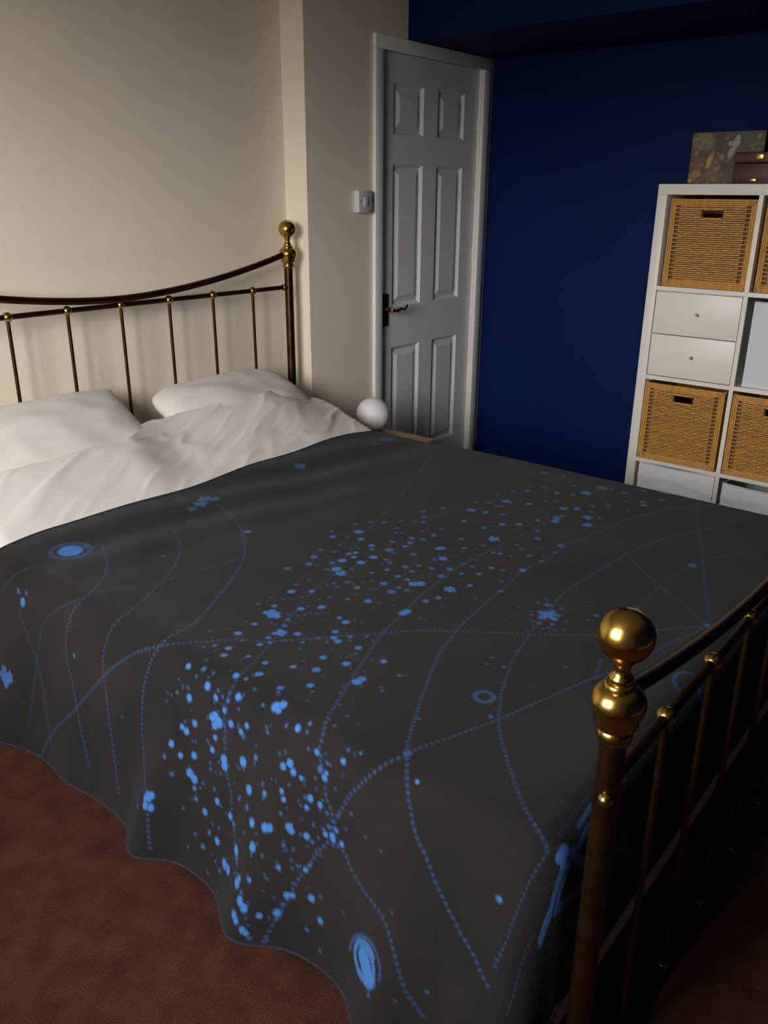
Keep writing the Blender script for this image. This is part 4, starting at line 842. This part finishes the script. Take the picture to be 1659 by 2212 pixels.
X_, Y_, Z_ = blanket_point(AA, BBm)
bme = grid_mesh('space_blanket', X_, Y_, Z_)
at = bme.attributes.new('print', 'FLOAT', 'POINT')
at.data.foreach_set('value', PR.ravel())
mb_, nt, b = new_mat('charcoal_fleece_with_blue_print')
b.inputs['Roughness'].default_value = 0.95
b.inputs['Specular IOR Level'].default_value = 0.1
b.inputs['Sheen Weight'].default_value = 0.06
tc = nt.nodes.new('ShaderNodeTexCoord')
an = nt.nodes.new('ShaderNodeAttribute'); an.attribute_name = 'print'
nz = nt.nodes.new('ShaderNodeTexNoise'); nz.inputs['Scale'].default_value = 5; nz.inputs['Detail'].default_value = 6
nt.links.new(tc.outputs['Object'], nz.inputs['Vector'])
rp = nt.nodes.new('ShaderNodeValToRGB')
rp.color_ramp.elements[0].position = 0.35; rp.color_ramp.elements[0].color = (0.0112, 0.0098, 0.0097, 1)
rp.color_ramp.elements[1].position = 0.68; rp.color_ramp.elements[1].color = (0.0172, 0.0140, 0.0134, 1)
nt.links.new(nz.outputs['Fac'], rp.inputs[0])
mx = nt.nodes.new('ShaderNodeMix'); mx.data_type = 'RGBA'
nt.links.new(an.outputs['Fac'], mx.inputs['Factor'])
nt.links.new(rp.outputs[0], mx.inputs['A'])
mx.inputs['B'].default_value = (0.038, 0.138, 0.385, 1)
nt.links.new(mx.outputs['Result'], b.inputs['Base Color'])
nf = nt.nodes.new('ShaderNodeTexNoise'); nf.inputs['Scale'].default_value = 420; nf.inputs['Detail'].default_value = 2
nt.links.new(tc.outputs['Object'], nf.inputs['Vector'])
bp = nt.nodes.new('ShaderNodeBump'); bp.inputs['Strength'].default_value = 0.35; bp.inputs['Distance'].default_value = 0.004
nt.links.new(nf.outputs['Fac'], bp.inputs['Height']); nt.links.new(bp.outputs[0], b.inputs['Normal'])
M['blanket'] = mb_
blanket = thing('space_blanket', (1.65, 1.2, 0.56), 'charcoal fleece throw printed with a bright blue star map', 'blanket')
cl = link('fleece', bme, 'blanket', blanket)
hem_pts = []
for a in np.arange(BA0, BA1, 0.012): hem_pts.append((a, BB0))
for q in np.arange(BB0, BB1, 0.012): hem_pts.append((BA1, q))
for a in np.arange(BA1, BA0, -0.012): hem_pts.append((a, BB1))
for q in np.arange(BB1, BB0, -0.012): hem_pts.append((BA0, q))
hp = np.array(hem_pts)
hx_, hy_, hz_ = blanket_point(hp[:, 0], hp[:, 1])
MB().tube(list(zip(hx_.tolist(), hy_.tolist(), hz_.tolist())), 0.0030, 6, closed=True).build('hem', 'hem', blanket, 179)['label'] = 'violet overlocked hem'

# duvet
def fbm(x, y, z=0.0, o=3):
    return noise.fractal(Vector((x, y, z)), 1.0, 2.0, o)
def duvet_edge(x):
    return 2.185 + 0.150 * float(sstep(1.38, 1.62, x)) - 0.02 * float(sstep(1.66, 1.9, x)) + 0.006 * math.sin(x * 11)
nx_, ny_ = 300, 190
DXa = np.linspace(0.60, 2.72, nx_)
tv = np.linspace(0, 1, ny_)
DX_ = np.zeros((nx_, ny_)); DY_ = np.zeros((nx_, ny_)); DZ_ = np.zeros((nx_, ny_))
for i, a in enumerate(DXa):
    xe = min(max(a, 0.93), 2.37)
    ye = duvet_edge(xe)
    for j, t in enumerate(tv):
        y = 1.30 + (ye - 1.30) * t
        base_z = 0.548 + (0.132 + 0.022 * float(sstep(1.6, 1.9, xe))) * (1 - 0.42 * float(sstep(2.05, 2.37, xe))) * float(sstep(1.945, ye - 0.01, y)) + 0.022 * float(sstep(1.94, 2.03, y))
        # creases, mostly running across the bed with a slant
        u = 0.93 * a + 0.36 * y; v = -0.36 * a + 0.93 * y
        wr = 0.010 * fbm(u * 2.0, v * 6.0, 1.0, 2) + 0.006 * math.exp(-(fbm(u * 2.2 + 5, v * 7, 2.0, 2) / 0.16) ** 2) + 0.002 * fbm(u * 7, v * 14, 4.0, 2) + 0.0038 * math.exp(-(fbm(u * 3.0 + 9, v * 13, 6.0, 2) / 0.13) ** 2)
        wr *= float(sstep(1.95, 2.06, y)) * 0.95 + 0.05
        ox = a - xe
        d = abs(ox); r = 0.06
        th = min(d, r * math.pi / 2) / r
        e = max(0, d - r * math.pi / 2)
        s = -1 if ox < 0 else 1
        x = xe + s * (r * math.sin(th) + 0.03 * e + 0.012 * math.sin(y * 22) * min(1, e / 0.2))
        z = base_z + wr * (1 - 0.7 * min(1, d / 0.1)) - r * (1 - math.cos(th)) - e
        # rolled head edge
        k = max(0.0, (t - 0.985) / 0.015)
        z -= 0.045 * (1 - math.sqrt(max(0, 1 - k * k)))
        DX_[i, j] = x; DY_[i, j] = y; DZ_[i, j] = z
dme = grid_mesh('duvet', DX_, DY_, DZ_)
tag(link('duvet', dme, 'linen'), 'rumpled white cotton duvet turned up to the pillows', 'duvet')

# pillows
def pillow(name, c, size, rot, label, seed, rnd_c=0.04):
    sx, sy, sz = size
    n, m = 56, 40
    vs = []; fs = []
    R = Matrix.Rotation(rot[2], 3, 'Z') @ Matrix.Rotation(rot[0], 3, 'X') @ Matrix.Rotation(rot[1], 3, 'Y')
    top = {}
    for side in (1, -1):
        for i in range(n + 1):
            for j in range(m + 1):
                u = -1 + 2 * i / n; v = -1 + 2 * j / m
                t = (max(0, 1 - abs(u) ** 2.6) * max(0, 1 - abs(v) ** 2.4)) ** 0.55
                pin = 1 - 0.07 * (1 - abs(v) ** 2) * abs(u) ** 3
                pin2 = 1 - 0.09 * (1 - abs(u) ** 2) * abs(v) ** 3
                x = u * sx / 2 * pin * (1 - rnd_c * abs(v) ** 4); y = v * sy / 2 * pin2 * (1 - 2 * rnd_c * abs(u) ** 5)
                z = side * sz / 2 * t
                if side == 1:
                    z += t * (0.016 * fbm(u * 1.3 + seed, v * 1.3, seed, 2) + 0.003 * fbm(u * 3 + seed, v * 4, seed + 3, 2))
                if t == 0 and side == -1: z = 0
                p = R @ Vector((x, y, z)) + Vector(c)
                vs.append(p)
        o = 0 if side == 1 else (n + 1) * (m + 1)
        for i in range(n):
            for j in range(m):
                a = o + i * (m + 1) + j
                q = (a, a + m + 1, a + m + 2, a + 1)
                fs.append(q if side == 1 else q[::-1])
    me = MB().add(vs, fs).mesh(name)
    bm = bmesh.new(); bm.from_mesh(me)
    bmesh.ops.remove_doubles(bm, verts=bm.verts, dist=0.0004)
    bmesh.ops.recalc_face_normals(bm, faces=bm.faces)
    bm.to_mesh(me); bm.free()
    me.shade_smooth()
    o = link(name, me, 'linen')
    o['category'] = 'pillow'; o['label'] = label; o['group'] = 'white pillows against the headboard'
    return o
pillow('pillow', (1.270, 2.350, 0.708), (0.67, 0.36, 0.15), (math.radians(30), 0, math.radians(1)), 'white pillow propped on the headboard with its pointed corner showing', 1.0)
pillow('pillow', (2.035, 2.365, 0.682), (0.67, 0.34, 0.16), (math.radians(24), math.radians(1), math.radians(-1)), 'white pillow half tucked under the duvet, beside the bed post', 7.0, 0.13)
pillow('pillow', (1.215, 2.235, 0.628), (0.66, 0.34, 0.13), (math.radians(10), 0, 0), 'flat white pillow lying underneath the propped one', 12.0)

# ------------------------------------------------------------------ bedside table and lamp
tb = thing('bedside_table', (2.64, 2.18, 0), 'narrow light oak bedside table between bed and door', 'bedside table')
TX0, TX1, TY0, TY1, TZ = 2.555, 2.725, 1.935, 2.40, 0.473
MB().box(TX0, TX1, TY0, TY1, TZ - 0.020, TZ, 0.003).build('table_top', 'oak', tb, 40)
leg = MB().box(-0.014, 0.014, -0.014, 0.014, 0, TZ - 0.020, 0.002).mesh('leg', 40)
for x in (TX0 + 0.022, TX1 - 0.022):
    for y in (TY0 + 0.025, TY1 - 0.025):
        o = link('leg', leg, 'oak'); o.location = (x, y, 0)
        o.parent = tb; o.matrix_parent_inverse = tb.matrix_world.inverted()
MB().box(TX0 + 0.01, TX1 - 0.01, TY0 + 0.012, TY1 - 0.012, 0.14, 0.158, 0.002).build('shelf', 'oak', tb, 40)
MB().box(TX0 + 0.036, TX1 - 0.036, TY0 + 0.014, TY0 + 0.026, TZ - 0.075, TZ - 0.020).build('apron', 'oak', tb)
lp = thing('globe_lamp', (2.652, 2.212, TZ), 'small round white glass table lamp on the bedside table', 'lamp')
MB().lathe(2.652, 2.212, [(0.036, TZ), (0.038, TZ + 0.002), (0.038, TZ + 0.008), (0.036, TZ + 0.010)], 28).build('lamp_base', 'copper', lp, 40)
MB().ball((2.652, 2.212, TZ + 0.0735), 0.0715, 40, 24).build('globe_shade', 'opal', lp, 179)

# ------------------------------------------------------------------ cube shelving unit
KX, KY = 3.2937, 1.3336
KT, KC, KD, KTOP = 0.038, 0.335, 0.016, 1.465
KB = KX + 0.39
NC = 2
KW = 2 * KT + NC * KC + (NC - 1) * KD
ku = thing('cube_shelving_unit', (KX + 0.195, KY - KW / 2, 0), 'white cube shelving unit standing against the navy wall', 'shelving unit')
MB().box(KX, KB, KY - KW, KY, KTOP - KT, KTOP, 0.0015).build('top_panel', 'kallax', ku, 40)
MB().box(KX, KB, KY - KW, KY, 0, KT + 0.001, 0.0015).build('bottom_panel', 'kallax', ku, 40)
MB().box(KX, KB, KY - KT, KY, KT, KTOP - KT, 0.0015).build('side_panel', 'kallax', ku, 40)
MB().box(KX, KB, KY - KW, KY - KW + KT, KT, KTOP - KT, 0.0015).build('side_panel', 'kallax', ku, 40)
def cell(r, c):
    zt = KTOP - KT - r * (KC + KD)
    yl = KY - KT - c * (KC + KD)
    return yl, yl - KC, zt - KC, zt           # left y, right y, bottom z, top z
for r in range(3):
    zt = cell(r, 0)[2]
    for c in range(NC):
        yl, yr, zb, _ = cell(r, c)
        MB().box(KX + 0.001, KB - 0.004, yr, yl, zb - KD, zb).build('shelf', 'kallax', ku)
for c in range(1, NC):
    yl = cell(0, c)[0]
    MB().box(KX + 0.001, KB - 0.004, yl, yl + KD, KT, KTOP - KT).build('upright_divider', 'kallax', ku)

# wicker baskets: local frame, x into the unit, y across (left = +), z up; origin bottom front centre
BW, BH, BD = 0.322, 0.321, 0.34
def basket_parts():
    P = {}
    bw = 0.022                                  # rim band
    rim = MB()
    for i in range(3):                          # three canes side by side make the band
        o = 0.004 + i * 0.0075
        r = 0.0042
        yy = BW / 2 - o
        rim.tube([(0, yy, o), (0, yy, BH - o)], r, 8)
        rim.tube([(0, -yy, o), (0, -yy, BH - o)], r, 8)
        rim.tube([(0, -yy, o), (0, yy, o)], r, 8)
        rim.tube([(0, -yy, BH - o), (0, yy, BH - o)], r, 8)
    P['rim'] = rim.mesh('rim', 60)
    y1_ = BW / 2 - bw - 0.016; z0_ = bw; z1_ = BH - bw
    hole = (-0.037, 0.037, BH - bw - 0.046, BH - bw - 0.014)   # y0 y1 z0 z1
    rung = MB()
    nrow = 36
    for k in range(nrow):
        z = z0_ + (k + 0.5) * (z1_ - z0_) / nrow
        if k % 2: continue
        for s in (-1, 1):
            rung.tube([(0.001, s * (y1_ - 0.004), z), (0.0, s * (BW / 2 - bw + 0.004), z + 0.001)], 0.0026, 5)
    P['ladder_rungs'] = rung.mesh('ladder_rungs', 60)
    we = MB()
    rnd = random.Random(5)
    nst = 14
    for k in range(nrow):
        z = z0_ + (k + 0.5) * (z1_ - z0_) / nrow
        ph = math.pi * (k % 2)
        segs = [(-y1_, y1_)]
        if hole[2] - 0.002 < z < hole[3] + 0.002:
            segs = [(-y1_, hole[0] - 0.004), (hole[1] + 0.004, y1_)]
        for (ya, yb) in segs:
            n_ = max(6, int((yb - ya) / (2 * y1_) * nst * 4))
            pts = []
            for i in range(n_ + 1):
                y = ya + (yb - ya) * i / n_
                pts.append((-0.0016 * math.sin((y + y1_) / (2 * y1_) * nst * math.pi + ph) + rnd.uniform(-.0003, .0003), y, z + rnd.uniform(-.0005, .0005)))
            we.tube(pts, 0.0031 + rnd.uniform(-.0003, .0003), 5)
    P['weave'] = we.mesh('weave', 60)
    stk = MB()
    for i in range(nst + 1):
        y = -y1_ + 2 * y1_ * i / nst
        if hole[0] < y < hole[1]:
            stk.tube([(0.0015, y, z0_), (0.0015, y, hole[2])], 0.0026, 6); stk.tube([(0.0015, y, hole[3]), (0.0015, y, z1_)], 0.0026, 6)
        else:
            stk.tube([(0.0015, y, z0_), (0.0015, y, z1_)], 0.0026, 6)
    P['stakes'] = stk.mesh('stakes', 60)
    hr = MB().tube([(-0.001, hole[0], hole[2]), (-0.001, hole[1], hole[2]), (-0.001, hole[1], hole[3]), (-0.001, hole[0], hole[3])], 0.0036, 8, closed=True)
    P['handle_slot'] = hr.mesh('handle_slot', 60)
    ins = MB()
    for (a, b2, c, d) in ((-BW / 2 + .01, hole[0], 0.01, BH - .01), (hole[1], BW / 2 - .01, 0.01, BH - .01), (hole[0], hole[1], 0.01, hole[2]), (hole[0], hole[1], hole[3], BH - .01)):
        ins.box(0.006, 0.010, a, b2, c, d)
    P['shade_backing'] = ins.mesh('shade_backing')  # backing panel added behind the front, coloured dark so weave gaps read as shade
    sd = MB()
    sd.box(0.010, BD, -BW / 2, -BW / 2 + 0.008, 0, BH); sd.box(0.010, BD, BW / 2 - 0.008, BW / 2, 0, BH)
    sd.box(BD - 0.008, BD, -BW / 2 + .008, BW / 2 - .008, 0, BH); sd.box(0.012, BD - .008, -BW / 2 + .008, BW / 2 - .008, 0, 0.008)
    P['carcass'] = sd.mesh('carcass')
    return P
BP = basket_parts()
BMAT = {'rim': 'wicker_rim', 'ladder_rungs': 'wicker_rim', 'weave': 'wicker', 'stakes': 'wicker_dark', 'handle_slot': 'wicker_rim', 'shade_backing': 'wicker_dark', 'carcass': 'wicker_rim'}
def basket(r, c, label, dy=0.0, dx=0.02, rz=0.0):
    yl, yr, zb, zt = cell(r, c)
    t = thing('wicker_basket', (KX + dx, (yl + yr) / 2 + dy, zb), label, 'basket', 'wicker baskets in the shelving unit', rz)
    for k, me in BP.items():
        o = link(k, me, BMAT[k])
        o.parent = t
        if k in ('ladder_rungs', 'weave', 'stakes'): o['kind'] = 'stuff'
    return t
basket(0, 0, 'wicker basket above the pair of white drawers', dy=-0.002, dx=0.028)
basket(0, 1, 'wicker basket in the top row, above the pale grey box', dy=0.0, dx=0.035)
basket(2, 0, 'wicker basket below the pair of white drawers', dy=0.004, dx=0.006)
basket(2, 1, 'wicker basket below the pale grey fabric box', dy=0.004, dx=0.006)

# drawer insert
yl, yr, zb, zt = cell(1, 0)
di = thing('drawer_insert', (KX + 0.01, (yl + yr) / 2, zb), 'white two drawer insert in the shelving unit', 'drawers')
sh = MB()
sh.box(KX + 0.022, KX + 0.36, yr + 0.001, yr + 0.008, zb + .0005, zt - .001); sh.box(KX + 0.022, KX + 0.36, yl - 0.008, yl - 0.001, zb + .0005, zt - .001)
sh.box(KX + 0.35, KX + 0.36, yr + .008, yl - .008, zb + .0005, zt - .001)
sh.box(KX + 0.022, KX + 0.35, yr + .008, yl - .008, zb + .0005, zb + .007); sh.box(KX + 0.022, KX + 0.35, yr + .008, yl - .008, zt - .008, zt - .001)
sh.build('carcass', 'kallax', di)
zm = (zb + zt) / 2
for a, b2 in ((zm + 0.0015, zt - 0.004), (zb + 0.003, zm - 0.0015)):
    dr = MB().box(KX + 0.004, KX + 0.021, yr + 0.003, yl - 0.003, a, b2, 0.0012).build('drawer', 'drawer', di, 40)
    kz = (a + b2) / 2 + 0.004
    MB().lathe((yl + yr) / 2 - 0.006, kz, [(0.0042, KX + 0.005), (0.0042, KX - 0.002), (0.0062, KX - 0.004), (0.0062, KX - 0.008), (0.004, KX - 0.010)], 16, 'x').build('knob', 'metal', dr, 40)

# fabric storage boxes
def fabric_box(r, c, m, label, gap, dx, sag, fold, dyl=0.008):
    yl, yr, zb, zt = cell(r, c)
    t = thing('fabric_storage_box', (KX + dx, (yl + yr) / 2, zb), label, 'storage box')
    ya, yb_ = yr + 0.006, yl - dyl
    zt2 = zt - gap
    n, m_ = 24, 24
    vs = []; fs = []
    for i in range(n + 1):
        for j in range(m_ + 1):
            u = i / n; v = j / m_
            y = ya + (yb_ - ya) * u
            top = zt2 - sag * math.sin(math.pi * u)
            z = zb + 0.001 + (top - zb - 0.001) * v
            x = KX + dx - 0.006 * math.sin(math.pi * u) * math.sin(math.pi * v)
            if fold:
                dd = (v - (0.80 - 0.13 * (1 - u)  + 0.05 * math.sin(u * 4)))
                x += 0.006 * math.exp(-(dd / 0.018) ** 2) - 0.005 * math.exp(-((dd - 0.05) / 0.03) ** 2)
            vs.append((x, y, z))
    for i in range(n):
        for j in range(m_):
            a = i * (m_ + 1) + j
            fs.append((a, a + 1, a + m_ + 2, a + m_ + 1))
    MB().add(vs, fs).build('front_panel', m, t, 179)
    bd = MB()
    x0 = KX + dx + 0.008
    bd.box(x0, KX + 0.36, ya, ya + 0.004, zb + .001, zt2 - sag); bd.box(x0, KX + 0.36, yb_ - 0.004, yb_, zb + .001, zt2 - sag)
    bd.box(KX + 0.356, KX + 0.36, ya + .004, yb_ - .004, zb + .001, zt2 - sag)
    bd.box(x0, KX + 0.356, ya + .004, yb_ - .004, zb + .001, zb + 0.005)
    bd.build('sides', m, t)
    tp = MB().tube([(KX + dx - 0.001, ya + (yb_ - ya) * i / 16, zt2 - sag * math.sin(math.pi * i / 16)) for i in range(17)], 0.003, 6).build('top_binding', m, t, 60)
    return t
fabric_box(1, 1, 'fabric_grey', 'pale grey fabric storage box beside the white drawers', 0.018, 0.020, 0.0, False, 0.022)
fabric_box(3, 0, 'fabric_white', 'creased white fabric storage box under a wicker basket, nearest the door', 0.006, 0.014, 0.004, True, 0.012)
fabric_box(3, 1, 'fabric_white', 'white fabric storage box set lower with a dark gap above it', 0.024, 0.014, 0.006, True, 0.012)

# ------------------------------------------------------------------ things on top of the shelving unit
bx = thing('jigsaw_box', (3.53, 1.165, KTOP), 'upright picture box with a crowded colourful fantasy scene, behind the red casket', 'box')
n, m_ = 90, 64
pw, ph_ = 0.272, 0.186
yc = 1.166
xf = 3.50
vs = []; fs = []
for i in range(n + 1):
    for j in range(m_ + 1):
        vs.append((xf, yc + pw / 2 - pw * i / n, KTOP + 0.0005 + ph_ * j / m_))
for i in range(n):
    for j in range(m_):
        a = i * (m_ + 1) + j
        fs.append((a, a + 1, a + m_ + 2, a + m_ + 1))
pic = MB().add(vs, fs).mesh('cover_picture')
U = (np.arange(n + 1) / n)[:, None] * np.ones((1, m_ + 1)); V = np.ones((n + 1, 1)) * (np.arange(m_ + 1) / m_)[None, :]
C_ = np.zeros((n + 1, m_ + 1, 3))
C_[:] = (0.055, 0.035, 0.018)
def blob(u, v, ru, rv, col, k=1.0, sl=0.0):
    d = ((U - u - sl * (V - v)) / ru) ** 2 + ((V - v) / rv) ** 2
    w_ = np.clip(1.6 - 1.6 * d, 0, 1)[..., None] * k
    C_[:] = C_ * (1 - w_) + np.array(col) * w_
rg = random.Random(11)
for (u, v, ru, rv, col) in ((0.15, 0.82, 0.22, 0.2, (0.14, 0.12, 0.07)), (0.8, 0.8, 0.25, 0.25, (0.05, 0.055, 0.03)), (0.1, 0.42, 0.14, 0.16, (0.11, 0.04, 0.022)),
                            (0.45, 0.8, 0.14, 0.2, (0.05, 0.03, 0.02)), (0.42, 0.15, 0.2, 0.15, (0.06, 0.055, 0.03)), (0.3, 0.25, 0.12, 0.2, (0.10, 0.075, 0.035))):
    blob(u, v, ru, rv, col, 0.9)
pal = [(0.16, 0.09, 0.02), (0.10, 0.03, 0.02), (0.03, 0.022, 0.014), (0.05, 0.07, 0.03), (0.15, 0.12, 0.08), (0.20, 0.12, 0.03), (0.04, 0.03, 0.02)]
for i in range(170):
    u = rg.random(); v = rg.random() * 0.95
    blob(u, v, rg.uniform(0.012, 0.04), rg.uniform(0.02, 0.06), rg.choice(pal), 0.7, rg.uniform(-0.3, 0.5))
blob(0.28, 0.46, 0.045, 0.16, (0.34, 0.17, 0.045), 1, 0.18); blob(0.31, 0.60, 0.02, 0.10, (0.28, 0.08, 0.03), 1, 0.2)
blob(0.40, 0.30, 0.05, 0.06, (0.28, 0.07, 0.03), 1, 0.3); blob(0.44, 0.52, 0.04, 0.08, (0.20, 0.13, 0.05), .8)
blob(0.10, 0.20, 0.08, 0.10, (0.26, 0.13, 0.03), .8, 0.2); blob(0.03, 0.08, 0.035, 0.05, (0.34, 0.22, 0.03), 1)
blob(0.62, 0.80, 0.055, 0.16, (0.26, 0.22, 0.19), 1, 0.15); blob(0.57, 0.62, 0.05, 0.12, (0.24, 0.21, 0.17), 1, 0.15); blob(0.54, 0.78, 0.04, 0.05, (0.24, 0.2, 0.17), 1)
blob(0.82, 0.74, 0.025, 0.05, (0.16, 0.09, 0.03), .8)
ca = pic.color_attributes.new('picture', 'FLOAT_COLOR', 'POINT')
ca.data.foreach_set('color', np.concatenate([C_.reshape(-1, 3), np.ones((C_.size // 3, 1))], 1).astype(np.float32).ravel())
mp_, nt, b = new_mat('printed_picture')
b.inputs['Roughness'].default_value = 0.6
an = nt.nodes.new('ShaderNodeAttribute'); an.attribute_name = 'picture'
hsv = nt.nodes.new('ShaderNodeHueSaturation'); hsv.inputs['Value'].default_value = 1.3
nt.links.new(an.outputs['Color'], hsv.inputs['Color']); nt.links.new(hsv.outputs[0], b.inputs['Base Color'])
M['picture'] = mp_
link('cover_picture', pic, 'picture', bx)
MB().box(xf + 0.0008, xf + 0.05, yc - pw / 2, yc + pw / 2, KTOP, KTOP + ph_).build('carton', 'card', bx)
rb = thing('wooden_casket', (3.41, 0.95, KTOP), 'dark red wooden casket with gilt catches on the shelving unit', 'box')
cb = MB().box(3.365, 3.475, 0.80, 1.088, KTOP, KTOP + 0.070, 0.003).build('box_body', 'mahogany', rb, 40)
cl_ = MB().box(3.363, 3.477, 0.798, 1.090, KTOP + 0.0715, KTOP + 0.108, 0.004).build('lid', 'mahogany', rb, 40)
for nm, yy, za, zb_, par in (('catch', 0.998, KTOP + 0.083, KTOP + 0.101, cl_), ('foot_mount', 1.012, KTOP + 0.009, KTOP + 0.019, cb), ('catch', 0.86, KTOP + 0.083, KTOP + 0.101, cl_), ('foot_mount', 0.86, KTOP + 0.009, KTOP + 0.019, cb)):
    MB().box(3.3595, 3.3632, yy - 0.011, yy + 0.011, za, zb_, 0.0015).build(nm, 'gold', par, 40)
